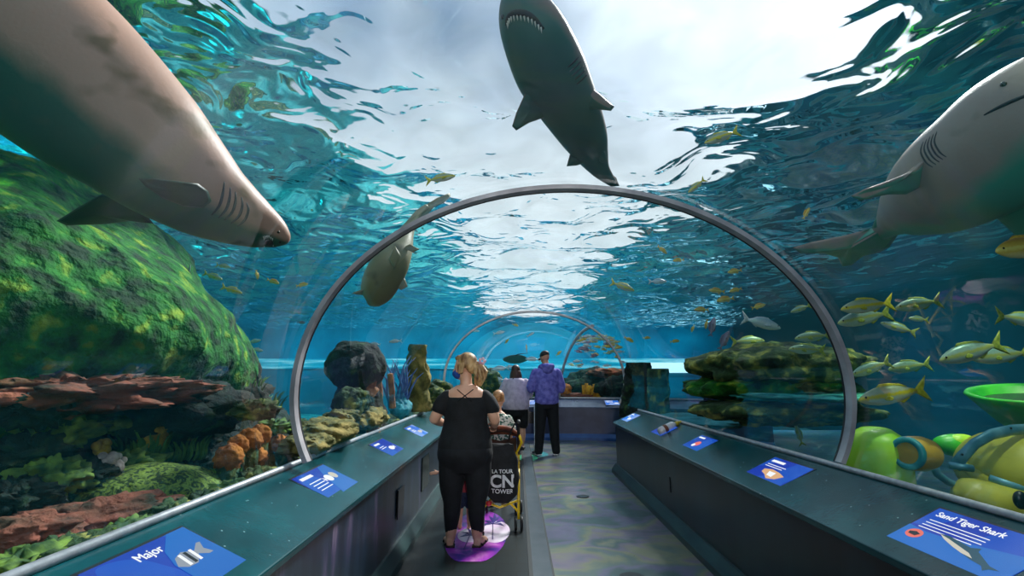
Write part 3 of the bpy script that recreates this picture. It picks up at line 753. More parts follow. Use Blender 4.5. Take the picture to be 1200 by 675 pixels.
def shark_body(name, label, stations, back, mats, depth_ratio=.9, n=40, m=110, belly_flat=1.0):
    """stations: (px, py, zc, half width in px) from the snout to the tail stalk; back = world direction of the animal's back"""
    back = Vector(back).normalized()
    S = [catmull(stations, i / m) for i in range(m + 1)]
    P_ = [at(a, b, zc=c) for a, b, c, d in S]; Rr = [max(.004, d * c / F_PX) for a, b, c, d in S]
    g = MB(); rg = []
    for i, p_ in enumerate(P_):
        d = (P_[min(i + 1, m)] - P_[max(i - 1, 0)]).normalized()
        view = (p_ - EYE).normalized()
        s_ = d.cross(view).normalized(); q = s_.cross(d).normalized()
        rg.append([p_ + s_ * (cos(2 * pi * k / n) * Rr[i]) + q * (sin(2 * pi * k / n) * Rr[i] * depth_ratio) for k in range(n)])
    g.rings(rg)
    org = P_[m // 2]
    root = thing('sand_tiger_shark', org, label, 'shark')
    b = g.build('body', mats, root)
    set_back(b, back)
    bv = BVHTree.FromPolygons([Vector(v) for v in g.v], g.f)
    return root, b, bv
def hit(bv, px, py, lift=.004):
    r = ray(px, py).normalized(); loc, nrm_, i, d = bv.ray_cast(EYE, r)
    if loc is None:
        loc, nrm_, i, d = bv.find_nearest(at(px, py, zc=2.4))
    return loc - r * lift
def fin(root, name, pts, th, mat, back=(0, 0, 1)):
    """pts: outline (px,py,zc) -> lens-shaped fin with real thickness"""
    P_ = [at(a, b, zc=c) for a, b, c in pts]
    # smooth the outline
    Q = []
    n_ = len(P_)
    for i in range(n_):
        p0, p1, p2, p3 = P_[i - 1], P_[i], P_[(i + 1) % n_], P_[(i + 2) % n_]
        for u in (0, .34, .67):
            Q.append(.5 * ((2 * p1) + (p2 - p0) * u + (2 * p0 - 5 * p1 + 4 * p2 - p3) * u * u + (3 * p1 - p0 - 3 * p2 + p3) * u ** 3) if False else p1.lerp(p2, u))
    c = sum(Q, Vector()) / len(Q); nv = Vector()
    for i in range(len(Q)): nv += (Q[i] - c).cross(Q[(i + 1) % len(Q)] - c)
    nv.normalize()
    rg = []
    for k, h in ((1, 0), (.86, .62), (.6, .95), (.3, 1.0), (.05, 1.0)):
        rg.append([c + (q - c) * k + nv * (h * th) for q in Q])
    rg2 = [[c + (q - c) * k - nv * (h * th) for q in Q] for k, h in ((.05, 1), (.3, 1), (.6, .95), (.86, .62))]
    g = MB().rings(rg2 + rg[:1] + [r_ for r_ in rg[1:]], True)
    o = g.build(name, mat, root); set_back(o, back)
    return o
def slit(root, bv, name, pts, r, mat, label=None, lift=.0):
    g = MB(); P_ = []
    for i in range(13):
        u = catmull(pts, i / 12); P_.append(hit(bv, u[0], u[1], lift))
    rr_ = [r * (.35 + .65 * sin(pi * i / 12)) for i in range(13)]
    g.tube(P_, rr_, n=8)
    o = g.build(name, mat, root)
    if label: o['label'] = label
    return o
BLACK = pm('shark_dark', '#0b0d0c', '#17191a', scale=20, rough=.6)
TOOTH = pm('tooth', '#d8d4c4', '#f0ece0', scale=20, rough=.4)
EYEM = pm('shark_eye', '#0a0c0a', '#3a3a24', scale=40, rough=.1)
def teeth(root, bv, pts, n_, size, down):
    for i in range(n_):
        u = catmull(pts, (i + .5) / n_); p_ = hit(bv, u[0], u[1], .006); q = hit(bv, u[0] + down[0], u[1] + down[1], .012)
        d = (q - p_).normalized() * size
        MB().tube([p_, p_ + d * .5, p_ + d], [size * .16, size * .11, size * .01], n=5).build('tooth', TOOTH, root)
# 1: the big one at the left
SK1 = skin_mat('shark_skin_brown', '#b88c74', '#2f5a44', '#80603f')  # belly colour darkened to hold the body's own shade
st = [(335, 284, 2.62, 3), (331, 280, 2.60, 12), (318, 272, 2.58, 21), (298, 262, 2.55, 30), (272, 248, 2.5, 40), (240, 228, 2.45, 52), (200, 196, 2.4, 66), (160, 160, 2.35, 78), (110, 118, 2.3, 90),
      (50, 66, 2.25, 99), (-20, 6, 2.2, 102), (-100, -60, 2.2, 88), (-180, -130, 2.25, 62), (-260, -200, 2.3, 36), (-330, -262, 2.35, 20)]
SKF = skin_mat('shark_fin_dark', '#1c3a2c', '#0f2a1e', '#14241c')  # shaded copy for the fins, underside shade put into the colour
root, b, bv = shark_body('shark', 'largest shark, brown with five gill slits, nose down at the upper left', st, ray(600, 60).normalized() * .0 + Vector((.62, -.05, .78)), SK1, .85)
for i, (x, y) in enumerate([(256, 232), (264, 237), (271, 241), (279, 246), (286, 251)]):
    k = 1 - i * .07
    slit(root, bv, 'gill_slit', [(x + 7 - i, y - 19 * k), (x + 5, y - 5), (x + 1, y + 9 * k), (x - 8, y + 20 * k)], .0065, BLACK)
fin(root, 'pectoral_fin', [(248, 236, 2.20), (244, 224, 2.14), (232, 215, 2.08), (205, 212, 2.0), (178, 209, 1.93), (162, 209, 1.9), (170, 218, 1.92), (190, 232, 2.0), (215, 242, 2.1), (238, 244, 2.2)], .008, SKF, (0, 0, 1))
fin(root, 'pectoral_fin', [(180, 262, 2.4), (150, 226, 2.4), (118, 228, 2.55), (90, 244, 2.7), (66, 259, 2.8), (78, 264, 2.8), (120, 263, 2.7), (155, 259, 2.6)], .010, SKF, (0, 0, 1))
fin(root, 'dorsal_fin', [(95, 70, 2.3), (60, 20, 2.3), (20, -60, 2.3), (-10, -60, 2.3), (20, 10, 2.3)], .014, SK1, (.6, 0, .8))
g = MB(); g.ell(hit(bv, 315, 283, -.012), .022, 12, 8).build('mouth', BLACK, root)
teeth(root, bv, [(309, 279), (314, 276), (320, 280)], 6, .016, (0, 6))
teeth(root, bv, [(309, 289), (315, 292), (321, 288)], 5, .014, (0, -6))
MB().ell(hit(bv, 326, 272, 0), .007, 8, 6).build('eye', EYEM, root)
MB().ell(hit(bv, 328, 284, 0), .006, 8, 6).build('nostril', BLACK, root)
# 2: the one overhead in the middle
SK2 = skin_mat('shark_skin_slate', '#7a6a60', '#3a6860', '#6a6458')  # belly colour darkened for the backlit underside
st = [(603, -26, 2.62, 3), (605, -20, 2.62, 13), (610, -4, 2.62, 25), (618, 22, 2.62, 35), (630, 50, 2.65, 40), (645, 84, 2.75, 41.5), (660, 112, 2.85, 37), (674, 138, 2.95, 32), (686, 162, 3.1, 26), (694, 180, 3.25, 19),
      (702, 196, 3.4, 12), (710, 206, 3.5, 8), (718, 214, 3.6, 5)]
root, b, bv = shark_body('shark', 'dark shark overhead in the middle, seen from below against the bright surface', st, (.25, .1, 1), SK2, .8)
fin(root, 'pectoral_fin', [(622, 96, 2.7), (614, 112, 2.75), (605, 132, 2.78), (600, 148, 2.8), (605, 153, 2.8), (620, 144, 2.82), (640, 137, 2.85), (648, 118, 2.8)], .012, SK2)
fin(root, 'pectoral_fin', [(682, 92, 2.8), (695, 104, 2.8), (710, 116, 2.75), (720, 125, 2.7), (716, 130, 2.7), (698, 128, 2.78), (678, 128, 2.85), (672, 110, 2.85)], .012, SK2)
fin(root, 'pelvic_fin', [(676, 170, 3.1), (668, 180, 3.15), (664, 195, 3.15), (676, 194, 3.2), (688, 190, 3.2), (690, 178, 3.15)], .01, SK2)
fin(root, 'pelvic_fin', [(704, 170, 3.1), (710, 180, 3.15), (712, 192, 3.2), (703, 190, 3.2), (698, 180, 3.15)], .01, SK2)
fin(root, 'tail_fin', [(700, 192, 3.4), (712, 200, 3.5), (722, 208, 3.6), (726, 218, 3.7), (716, 219, 3.7), (708, 212, 3.6), (694, 204, 3.5)], .012, SK2)
MO = [(593, 30), (597, 18), (610, 15), (624, 20), (637, 34)]
slit(root, bv, 'mouth', MO, .017, BLACK, lift=.0)
teeth(root, bv, [(594, 28), (598, 20), (610, 18), (624, 23), (635, 33)], 13, .03, (1, 8))
for i in range(5):
    x, y = 669 + i * 2.6, 70 + i * 5
    slit(root, bv, 'gill_slit', [(x - 4, y + 9), (x + 3, y + 3), (x + 9, y - 3)], .005, BLACK)
MB().ell(hit(bv, 589, 20, 0), .012, 8, 6).build('eye', EYEM, root)
# 3: the pale one on the right
SK3 = skin_mat('shark_skin_pale', '#8f8478', '#3f947a', '#7a7264')
st = [(1330, 60, 2.5, 4), (1318, 68, 2.5, 22), (1290, 86, 2.5, 42), (1250, 110, 2.5, 62), (1205, 145, 2.55, 72), (1165, 178, 2.65, 70), (1130, 202, 2.75, 64), (1100, 222, 2.9, 55), (1076, 238, 3.1, 41), (1058, 250, 3.3, 27),
      (1044, 262, 3.5, 16), (1030, 274, 3.7, 9), (1018, 282, 3.85, 6)]
root, b, bv = shark_body('shark', 'pale bellied shark at the right edge, seen from below with wide fins', st, (-.85, .1, .75), SK3, .85)
fin(root, 'pectoral_fin', [(1085, 186, 2.72), (1070, 200, 2.68), (1040, 212, 2.6), (1012, 222, 2.52), (997, 230, 2.5), (1008, 235, 2.5), (1040, 228, 2.6), (1062, 228, 2.7), (1088, 214, 2.8)], .012, SK3, (-.3, 0, 1))
fin(root, 'pectoral_fin', [(1150, 240, 2.9), (1175, 262, 2.95), (1215, 300, 3.0), (1240, 290, 3.0), (1220, 240, 2.8)], .012, SK3, (0, 0, 1))
fin(root, 'pelvic_fin', [(1075, 262, 3.1), (1096, 266, 3.1), (1106, 262, 3.05), (1098, 256, 3.0), (1080, 250, 3.0)], .012, SK3)
fin(root, 'tail_fin', [(1046, 262, 3.5), (1020, 268, 3.7), (985, 277, 3.8), (950, 284, 3.8), (929, 290, 3.8), (938, 297, 3.8), (965, 297, 3.85), (982, 302, 3.9), (987, 312, 3.9), (998, 311, 3.9), (1012, 300, 3.9), (1030, 296, 3.8), (1042, 290, 3.7), (1052, 276, 3.6)], .012, SK3, (-.3, 0, 1))
fin(root, 'dorsal_fin', [(1040, 248, 3.2), (1038, 232, 3.3), (1032, 230, 3.4), (1030, 250, 3.5), (1022, 268, 3.6), (1032, 266, 3.5)], .01, SK3)
slit(root, bv, 'mouth', [(1153, 135), (1168, 127), (1185, 119), (1204, 111), (1226, 100)], .010, BLACK)
for i in range(5):
    x, y = 1100 - i * 4, 172 + i * 3
    slit(root, bv, 'gill_slit', [(x - 2, y - 18), (x - 5, y - 6), (x + 1, y + 6), (x + 9, y + 12)], .0045, BLACK)
MB().ell(hit(bv, 1176, 99, 0), .014, 8, 6).build('eye', EYEM, root)
# 4: the distant one behind the first ring
SK4 = skin_mat('shark_skin_olive', '#8d8a68', '#9fa695', '#5f5c44')
def zc4(e): return exit_zc(450, 300) + e
z4 = exit_zc(440, 300) + 1.0
st = [(432, 357, z4, 2), (436, 352, z4, 12), (441, 342, z4, 19), (449, 325, z4, 22), (459, 307, z4, 21), (468, 290, z4 + .1, 16), (475, 275, z4 + .2, 10), (482, 262, z4 + .3, 6), (490, 250, z4 + .4, 4), (500, 242, z4 + .5, 3)]
root, b, bv = shark_body('shark', 'smaller olive grey shark diving nose down behind the first steel ring', st, (.75, -.55, .4), SK4, .9, n=28, m=50)
fin(root, 'pectoral_fin', [(434, 330, z4 - .1), (424, 340, z4 - .1), (412, 344, z4 - .1), (424, 346, z4), (436, 344, z4)], .012, SK4)
fin(root, 'pectoral_fin', [(464, 318, z4), (474, 326, z4), (478, 336, z4), (470, 340, z4), (458, 332, z4)], .012, SK4)
fin(root, 'pelvic_fin', [(472, 290, z4), (484, 296, z4), (492, 292, z4), (480, 286, z4)], .01, SK4)
fin(root, 'dorsal_fin', [(462, 316, z4 - .22), (470, 300, z4 - .22), (463, 288, z4 - .2), (455, 304, z4 - .2)], .012, SK4, (.7, -.5, .4))
fin(root, 'tail_fin', [(486, 256, z4 + .4), (496, 242, z4 + .5), (512, 232, z4 + .6), (527, 226, z4 + .7), (528, 230, z4 + .7), (520, 238, z4 + .7), (506, 244, z4 + .6), (498, 254, z4 + .5)], .014, SK4)

# ================================================================== stingray far behind the visitors
c, _ = out(604, 421, 1.5); z_ = _
g = MB(); rg = []
R_ = Vector((cos(YAW), sin(YAW), 0)); U_ = Vector((.1, -.75, .62)).normalized()
n_ = 36
w_ = 13 * z_ / F_PX; h_ = w_ * .62
prof = []
for k, th in ((1, 0), (.8, .035), (.45, .07), (.1, .085)):
    rg.append([c + R_ * (w_ * k * cos(2 * pi * j / n_) * (1 + .15 * abs(cos(2 * pi * j / n_)) ** 6)) + U_ * (h_ * k * sin(2 * pi * j / n_)) + R_.cross(U_) * (-th * w_) for j in range(n_)])
lo = [[p_ + R_.cross(U_) * (2 * th * w_ * .6) for p_ in r_] for r_, th in list(zip(rg, (0, .035, .07, .085)))[::-1][:-1]]
root = thing('stingray', c, 'grey stingray gliding above the head of the woman in grey', 'stingray')
o = MB().rings(lo + rg).build('body', SK2, root); set_back(o, (0, 0, 1))
MB().tube([c + U_ * h_ * .8, c + U_ * h_ * 1.1 + R_ * .05, c + U_ * h_ * 1.3 + R_ * .3], [.02, .012, .004], n=6).build('tail', BLACK, root)
# ================================================================== fish
def fish_mat(name, back, side, stripe, belly, rough=.35):
    m, t, p, L = nmat(name)
    tcn = t.nodes.new('ShaderNodeTexCoord'); sx_ = t.nodes.new('ShaderNodeSeparateXYZ'); L(tcn.outputs['Object'], sx_.inputs[0])
    n = t.nodes.new('ShaderNodeTexNoise'); n.inputs['Scale'].default_value = 22; n.inputs['Detail'].default_value = 3; L(tcn.outputs['Object'], n.inputs['Vector'])
    ad = t.nodes.new('ShaderNodeMath'); ad.operation = 'MULTIPLY_ADD'; L(n.outputs['Fac'], ad.inputs[0]); ad.inputs[1].default_value = .06; L(sx_.outputs['Z'], ad.inputs[2])
    mr = t.nodes.new('ShaderNodeMapRange'); mr.inputs['From Min'].default_value = -.13; mr.inputs['From Max'].default_value = .19; L(ad.outputs[0], mr.inputs['Value'])
    r = t.nodes.new('ShaderNodeValToRGB'); e = r.color_ramp.elements
    e[0].position = .1; e[0].color = hexc(belly); e[1].position = .95; e[1].color = hexc(back)
    for ps, c in ((.42, side), (.52, stripe), (.60, stripe), (.68, side)): k = e.new(ps); k.color = hexc(c)
    L(mr.outputs[0], r.inputs['Fac']); L(r.outputs['Color'], p.inputs['Base Color']); p.inputs['Roughness'].default_value = rough; p.inputs['Metallic'].default_value = .15
    return m
def fin_poly(poly, th=.008):
    """flat outline in the fish's XZ plane -> lens solid"""
    c = Vector((sum(p_[0] for p_ in poly) / len(poly), 0, sum(p_[1] for p_ in poly) / len(poly)))
    Q = [Vector((a, 0, b)) for a, b in poly]
    rg = [[c + (q - c) * k + Vector((0, h * th, 0)) for q in Q] for k, h in ((.1, -1), (.7, -.8), (1, 0), (.7, .8), (.1, 1))]
    return MB().rings(rg)
def make_fish(kind, prof, wid, bodym, finm, tail, dorsal, anal, pect, zoff=0):
    root = bpy.data.objects.new(kind, None); COL.objects.link(root)
    g = MB(); n_ = 18; rg = []
    for x, hi_, lo_ in prof:
        h = (hi_ + lo_) / 2; c = (hi_ - lo_) / 2; w = h * wid
        rg.append([(x, w * cos(2 * pi * j / n_), c + h * sin(2 * pi * j / n_)) for j in range(n_)])
    g.rings(rg).build('body', bodym, root)
    fin_poly(tail, .01).build('tail_fin', finm, root)
    fin_poly(dorsal).build('dorsal_fin', finm, root)
    fin_poly(anal).build('anal_fin', finm, root)
    for s in (1, -1):
        o = fin_poly(pect, .004).build('pectoral_fin', finm, root); o.location = (0, s * .055, 0); o.rotation_euler = (0, 0, s * .35)
        e_ = MB().ell((.40, s * .042, .035), (.017, .008, .017), 10, 6).build('eye', EYEM, root)
    return root
P1 = [(.5, .002, .002), (.47, .035, .03), (.42, .068, .055), (.34, .105, .085), (.22, .14, .115), (.08, .15, .125), (-.08, .132, .11), (-.2, .095, .08), (-.3, .055, .045), (-.37, .03, .028)]
T1 = [(-.35, .03), (-.42, .09), (-.56, .20), (-.52, .10), (-.465, 0), (-.52, -.10), (-.56, -.20), (-.42, -.09), (-.35, -.03)]
D1 = [(.22, .12), (.14, .185), (0, .175), (-.15, .145), (-.26, .085), (-.2, .07), (.1, .12)]
A1 = [(-.08, -.10), (-.14, -.14), (-.25, -.08), (-.24, -.05), (-.1, -.07)]
C1 = [(.22, -.02), (.12, .015), (.02, -.03), (.06, -.07), (.18, -.05)]
YS_B = fish_mat('yellowtail_skin', '#7d966a', '#b4c4a4', '#dccf2a', '#dcdfce'); YS_F = pm('yellow_fin', '#b8b81c', '#e0d838', scale=20, rough=.5)
PALE_B = fish_mat('pale_fish_skin', '#5f9080', '#a2c4b0', '#b8c46c', '#cadcd0'); PALE_F = pm('pale_green_fin', '#7f9a3a', '#b8c84a', scale=20, rough=.5)
GRUNT_B = fish_mat('golden_fish_skin', '#b88a1c', '#e0c040', '#f0e070', '#e8d8a0'); GRUNT_F = pm('golden_fin', '#c89a14', '#f0d030', scale=20, rough=.5)
SILV_B = fish_mat('silver_fish_skin', '#7fa8b4', '#c8dce0', '#e0ecea', '#f0f4f0'); SILV_F = pm('silver_fin', '#9fb8bc', '#d0dcdc', scale=20, rough=.5)
PURP_B = fish_mat('dusky_fish_skin', '#5a5468', '#8a7f96', '#9a8fa4', '#b0a8b4'); PURP_F = pm('dusky_fin', '#5a5064', '#8a8094', scale=20, rough=.5)
P2 = [(.5, .002, .002), (.47, .05, .035), (.40, .10, .075), (.30, .15, .115), (.16, .18, .14), (0, .175, .14), (-.14, .135, .11), (-.24, .08, .07), (-.32, .04, .038), (-.37, .03, .03)]
T2 = [(-.35, .03), (-.43, .09), (-.53, .15), (-.48, .06), (-.46, 0), (-.48, -.06), (-.53, -.15), (-.43, -.09), (-.35, -.03)]
D2 = [(.28, .14), (.18, .22), (0, .215), (-.18, .17), (-.26, .09), (-.1, .13), (.1, .15)]
A2 = [(-.06, -.12), (-.12, -.19), (-.24, -.11), (-.24, -.07), (-.1, -.10)]
KIND = {}
for k, args in {'yellowtail_snapper': (P1, .5, YS_B, YS_F, T1, D1, A1, C1), 'slender_fish': (P1, .5, PALE_B, PALE_F, T1, D1, A1, C1), 'golden_grunt': (P2, .42, GRUNT_B, GRUNT_F, T2, D2, A2, C1),
                'silver_fish': (P1, .42, SILV_B, SILV_F, T1, D1, A1, C1), 'dusky_fish': (P2, .4, PURP_B, PURP_F, T2, D2, A2, C1)}.items():
    KIND[k] = [make_fish(k, *args), False]
RX = Vector((cos(YAW), sin(YAW), 0)); UY = Vector((-sin(YAW) * -_sp, -cos(YAW) * _sp, _cp)); FZ = Vector((-sin(YAW) * _cp, cos(YAW) * _cp, _sp))
def fish(kind, px, py, L_px, ang, label, extra=.6, yaw=0.0, group=None, roll=0.0, hide=False, zc=None):
    """nose points at ang degrees in the picture (0 = right), yaw turns it into the depth"""
    z = zc or exit_zc(px, py) + extra
    p_ = EYE + ray(px, py) * z
    a = radians(ang); y_ = radians(yaw)
    scr = RX * cos(a) + UY * sin(a)
    f = (scr * cos(y_) + FZ * sin(y_)).normalized()
    left = Vector((0, 0, 1)).cross(f)
    if left.length < .1: left = RX
    left.normalize(); up = f.cross(left)
    M = Matrix((f, left, up)).transposed()
    if roll: M = Matrix.Rotation(radians(roll), 3, f) @ M
    Lm = L_px * z / F_PX / max(.35, cos(y_))
    src, used = KIND[kind]
    o = src if not used else copy_tree(src)
    KIND[kind][1] = True
    o.location = p_; o.rotation_euler = M.to_euler(); s = Lm / 1.05; o.scale = (s, s, s)
    tag(o, label, 'fish', group)
    return o
Y_, S_, G_, V_, D_ = 'yellowtail_snapper', 'slender_fish', 'golden_grunt', 'silver_fish', 'dusky_fish'
NEAR = [
 (Y_, 1045, 463, 84, 190, 'white fish with a yellow stripe and forked yellow tail just right of the first ring', .35, 0),
 (S_, 1137, 413, 80, 196, 'long pale green fish nose to the left in front of the dark rock, right', .7, 0),
 (S_, 1172, 417, 74, 186, 'greenish fish half hidden behind the long pale green one', 1.1, 0),
 (Y_, 1015, 359, 64, 188, 'yellow backed fish, topmost of the group just right of the ring', .6, 0),
 (S_, 1012, 373, 66, 192, 'pale fish below the topmost yellow backed one by the ring', .8, 0),
 (S_, 1052, 384, 32, 160, 'short round pale fish turning away below the pair by the ring', .6, 30),
 (S_, 1076, 374, 24, 175, 'small bluish fish behind the right group', 1.2, 0),
 (S_, 1075, 357, 56, 190, 'dim teal fish above the small bluish one', 1.6, 0),
 (G_, 1205, 291, 82, 186, 'golden yellow fish cut by the right edge of the picture', .8, 0),
 (S_, 1198, 375, 62, 350, 'pale green fish entering at the right edge with its forked tail inside the picture', 1.0, 0),
 (S_, 938, 362, 26, 200, 'small pale fish against the dark, left of the ring top right', .9, 0),
 (S_, 877, 400, 40, 2, 'pale fish with a yellow tail above the stacked ledge', 1.0, 0),
 (Y_, 857, 431, 34, 176, 'pale orange fish lying over the left end of the stacked ledge', .7, 0),
 (S_, 952, 395, 44, 186, 'long pale greenish fish above the right half of the ledge', .9, 0),
 (S_, 945, 410, 44, 178, 'pale green fish close above the ledge top near the ring', .8, 0),
 (S_, 1020, 432, 50, 200, 'dim green fish right of the ring above the striped one', 1.2, 0),
 (S_, 1065, 430, 52, 188, 'very dim teal fish deeper behind the right ring foot', 2.2, 0),
 (S_, 936, 509, 24, 100, 'small blue grey fish hanging head up low on the right', .9, 20),
 (V_, 893, 379, 48, 345, 'pinkish white slender fish slanting down above the ledge', .9, 0),
 (D_, 835, 383, 24, 78, 'dusky pink fish pointing up, left of the upper right pair', 1.6, 0),
 (D_, 849, 399, 26, 62, 'dusky pink fish tilted, right of the upper right pair', 1.6, 0),
 (G_, 822, 363, 18, 180, 'yellow fish low in the right surface glitter, leftmost of its row', 2.2, 0),
 (G_, 850, 351, 22, 190, 'yellow fish in the middle of the right surface glitter', 2.2, 0),
 (G_, 840, 341, 20, 175, 'pale yellow fish above the middle one in the right glitter', 2.4, 0),
 (G_, 862, 340, 16, 195, 'small yellowish fish at the right of the glitter row', 2.4, 0),
 (G_, 861, 318, 18, 190, 'yellow fish highest in the right surface glitter', 2.2, 0),
 (G_, 889, 359, 18, 15, 'small green fish alone between glitter and ring', 2.0, 0),
 (G_, 812, 385, 10, 250, 'tiny green fish pointing down left of the dusky pair', 2.0, 0),
 (G_, 828, 380, 12, 260, 'tiny green fish just left of the dusky pink pair', 2.0, 0),
 (G_, 776, 293, 15, 320, 'small bright yellow fish high right under the surface', .9, 0),
 (Y_, 730, 336, 30, 340, 'orange yellow fish slanting down right of the tunnel middle', 1.1, 0),
 (G_, 795, 305, 14, 185, 'pale small fish right of the bright yellow one under the surface', 1.4, 0),
 (G_, 791, 400, 12, 5, 'small green yellow fish left of the lower right band of light', 2.5, 0),
 (G_, 737, 398, 13, 330, 'yellow fish just outside the far ring at its right shoulder', 1.0, 0),
 (G_, 758, 396, 10, 0, 'pale yellow small fish right of the far ring shoulder', 1.6, 0),
 (V_, 771, 330, 22, 0, 'pale silvery fish in the surface glitter right of the tunnel middle', 1.6, 0),
 (Y_, 517, 209, 36, 10, 'gold and white fish above the first ring left of its top', .45, 0),
 (Y_, 845, 161, 44, 200, 'pale fish with yellow fins against the bright surface right of the ring top', .5, 0),
 (Y_, 816, 218, 26, 220, 'small pale and green fish near the right bright water edge', .6, 0),
 (G_, 945, 250, 16, 60, 'small pale brown fish left of the pale shark tail', .9, 0),
 (Y_, 272, 340, 26, 342, 'yellow and silver fish below the nose of the largest shark', 1.5, 0),
 (S_, 250, 324, 24, 340, 'bluish fish above the yellow and silver one on the left', 2.0, 0),
 (S_, 222, 316, 14, 80, 'faint bluish fish leftmost beside the green boulder', 2.2, 0),
 (S_, 262, 312, 18, 350, 'faint blue yellow fish under the nose of the largest shark', 2.4, 0),
 (G_, 301, 322, 12, 280, 'small green fish pointing down left of the ring', 2.4, 0),
 (G_, 320, 330, 16, 340, 'small yellowish fish, middle of the row toward the first ring', 2.4, 0),
 (G_, 354, 334, 15, 10, 'small yellowish fish closest to the left arm of the first ring', 2.4, 0),
 (V_, 298, 400, 17, 10, 'white fish upper one of the pair over the left light band', 2.8, 0),
 (V_, 301, 410, 16, 350, 'white fish lower one of the pair over the left light band', 2.8, 0),
 (D_, 353, 378, 10, 0, 'tiny dusky fish beside the left arm of the first ring', 2.4, 0),
 (V_, 581, 427, 0, 0, '', 0, 0),
 (V_, 586, 432, 22, 186, 'white forked tail fish right of the head of the woman in black', .9, 0),
 (V_, 598, 430, 12, 0, 'small white fish between the white forked one and the woman in grey', 1.1, 0),
 (V_, 583, 445, 20, 178, 'white slender fish left of the woman in grey', 1.0, 0),
 (V_, 624, 421, 18, 178, 'silver fish just left of the man in the hoodie', 1.2, 0),
 (G_, 617, 408, 10, 95, 'tiny yellow white fish pointing up above the stingray', 1.2, 0),
 (V_, 585, 390, 14, 10, 'pale fish high in the blue under the top of the far ring', 1.8, 0),
 (G_, 594, 400, 8, 50, 'tiny yellow fish left of the stingray, high up', 1.8, 0),
 (G_, 604, 381, 8, 340, 'tiny yellow fish just below the top of the far ring', 1.8, 0),
 (V_, 557, 388, 10, 0, 'tiny pale fish by the left of the far ring top', 1.8, 0),
 (V_, 622, 392, 10, 30, 'tiny white fish right of centre in the far blue', 1.8, 0),
 (V_, 623, 394, 0, 0, '', 0, 0),
 (G_, 655, 414, 9, 40, 'tiny yellow fish right of the cap of the man in the hoodie', 1.2, 0),
 (V_, 463, 400, 16, 185, 'white fish over the tan tube sponges', .8, 0),
 (V_, 440, 403, 12, 170, 'small white fish over the rounded mossy boulder', .7, 0),
]
for k_, px, py, L_, a_, lb, ex, yw in NEAR:
    if not L_: continue
    fish(k_, px, py, L_, a_, lb, ex, yw)
# the schools seen through the slim branch arch
rs = random.Random(11)
for i in range(110):
    px = rs.uniform(664, 738); py = rs.gauss(408, 6) if i % 3 else rs.gauss(428, 6)
    if i > 38: py = rs.uniform(392, 402)
    if (px - 700) ** 2 / 1600 + (py - 450) ** 2 / 3600 > 1: continue
    k_ = rs.choice([V_, V_, V_, G_, Y_, S_, D_])
    fish(k_, px, py, rs.uniform(7, 13), rs.choice([0, 180]) + rs.uniform(-12, 12), 'small fish of the dense school swimming beyond the slim branch arch', 0.6 + rs.random() * 1.0, 0, group='fish school beyond the branch arch')
# ================================================================== people
SKIN1 = pm('skin_fair', '#d9a183', '#e8b698', scale=9, rough=.55)
SKIN2 = pm('skin_tan', '#b98566', '#cf9a78', scale=9, rough=.55)
def cloth(name, c1, c2, **k): return pm(name, c1, c2, scale=k.pop('scale', 14), rough=k.pop('rough', .85), bump=k.pop('bump', .006), bscale=k.pop('bscale', 9), **k)
class Fig:
    """one figure; local frame x right, y forward, z up, feet at 0"""
    def __init__(s, loc, rot, label, scale=1.0):
        s.loc = Vector(loc); s.rot = rot; s.sc = scale
        s.root = thing('person', loc, label, 'person')
        s.root.rotation_euler = (0, 0, rot); s.root.scale = (scale,) * 3
    def part(s, name, g, mat, vox=.012, smooth=6, label=None, remesh=True):
        me = bpy.data.meshes.new(name); me.from_pydata([tuple(v) for v in g.v], [], g.f); fixn(me)
        o = bpy.data.objects.new(name, me); COL.objects.link(o)
        me.materials.append(mat)
        if remesh:
            md = o.modifiers.new('r', 'REMESH'); md.mode = 'VOXEL'; md.voxel_size = vox; md.use_smooth_shade = True
            if smooth: sm = o.modifiers.new('s', 'SMOOTH'); sm.factor = .5; sm.iterations = smooth
            mesh_of(o)
            if not o.data.materials: o.data.materials.append(mat)
        for f in o.data.polygons: f.use_smooth = True
        o.parent = s.root
        if label: o['label'] = label
        return o
def seg(g, pts, rad, n=16):
    """tapered limb through joints, with round ends"""
    P_ = [Vector(p) for p in pts]; m = 14; k = len(P_) - 1; Q = []; R_ = []
    for i in range(m * k + 1):
        u = catmull([tuple(p) for p in P_], i / (m * k)); Q.append(Vector(u))
        rr_ = catmull([(r if isinstance(r, tuple) else (r, r)) for r in rad], i / (m * k)); R_.append((rr_[0], rr_[1]))
    g.tube(Q, R_, n=n, up=(0, 1, 0) if abs((Q[-1] - Q[0]).normalized().y) < .8 else (0, 0, 1))
    g.ell(Q[0], R_[0][0], 12, 8); g.ell(Q[-1], R_[-1][0], 12, 8)
    return g
def torso(g, rows, n=28):
    """rows (z, cx, cy, halfwidth, halfdepth)"""
    m = (len(rows) - 1) * 5; rg = []
    for i in range(m + 1):
        z, cx, cy, a, b = catmull(rows, i / m)
        rg.append([(cx + a * cos(2 * pi * j / n), cy + b * sin(2 * pi * j / n), z) for j in range(n)])
    return g.rings(rg)
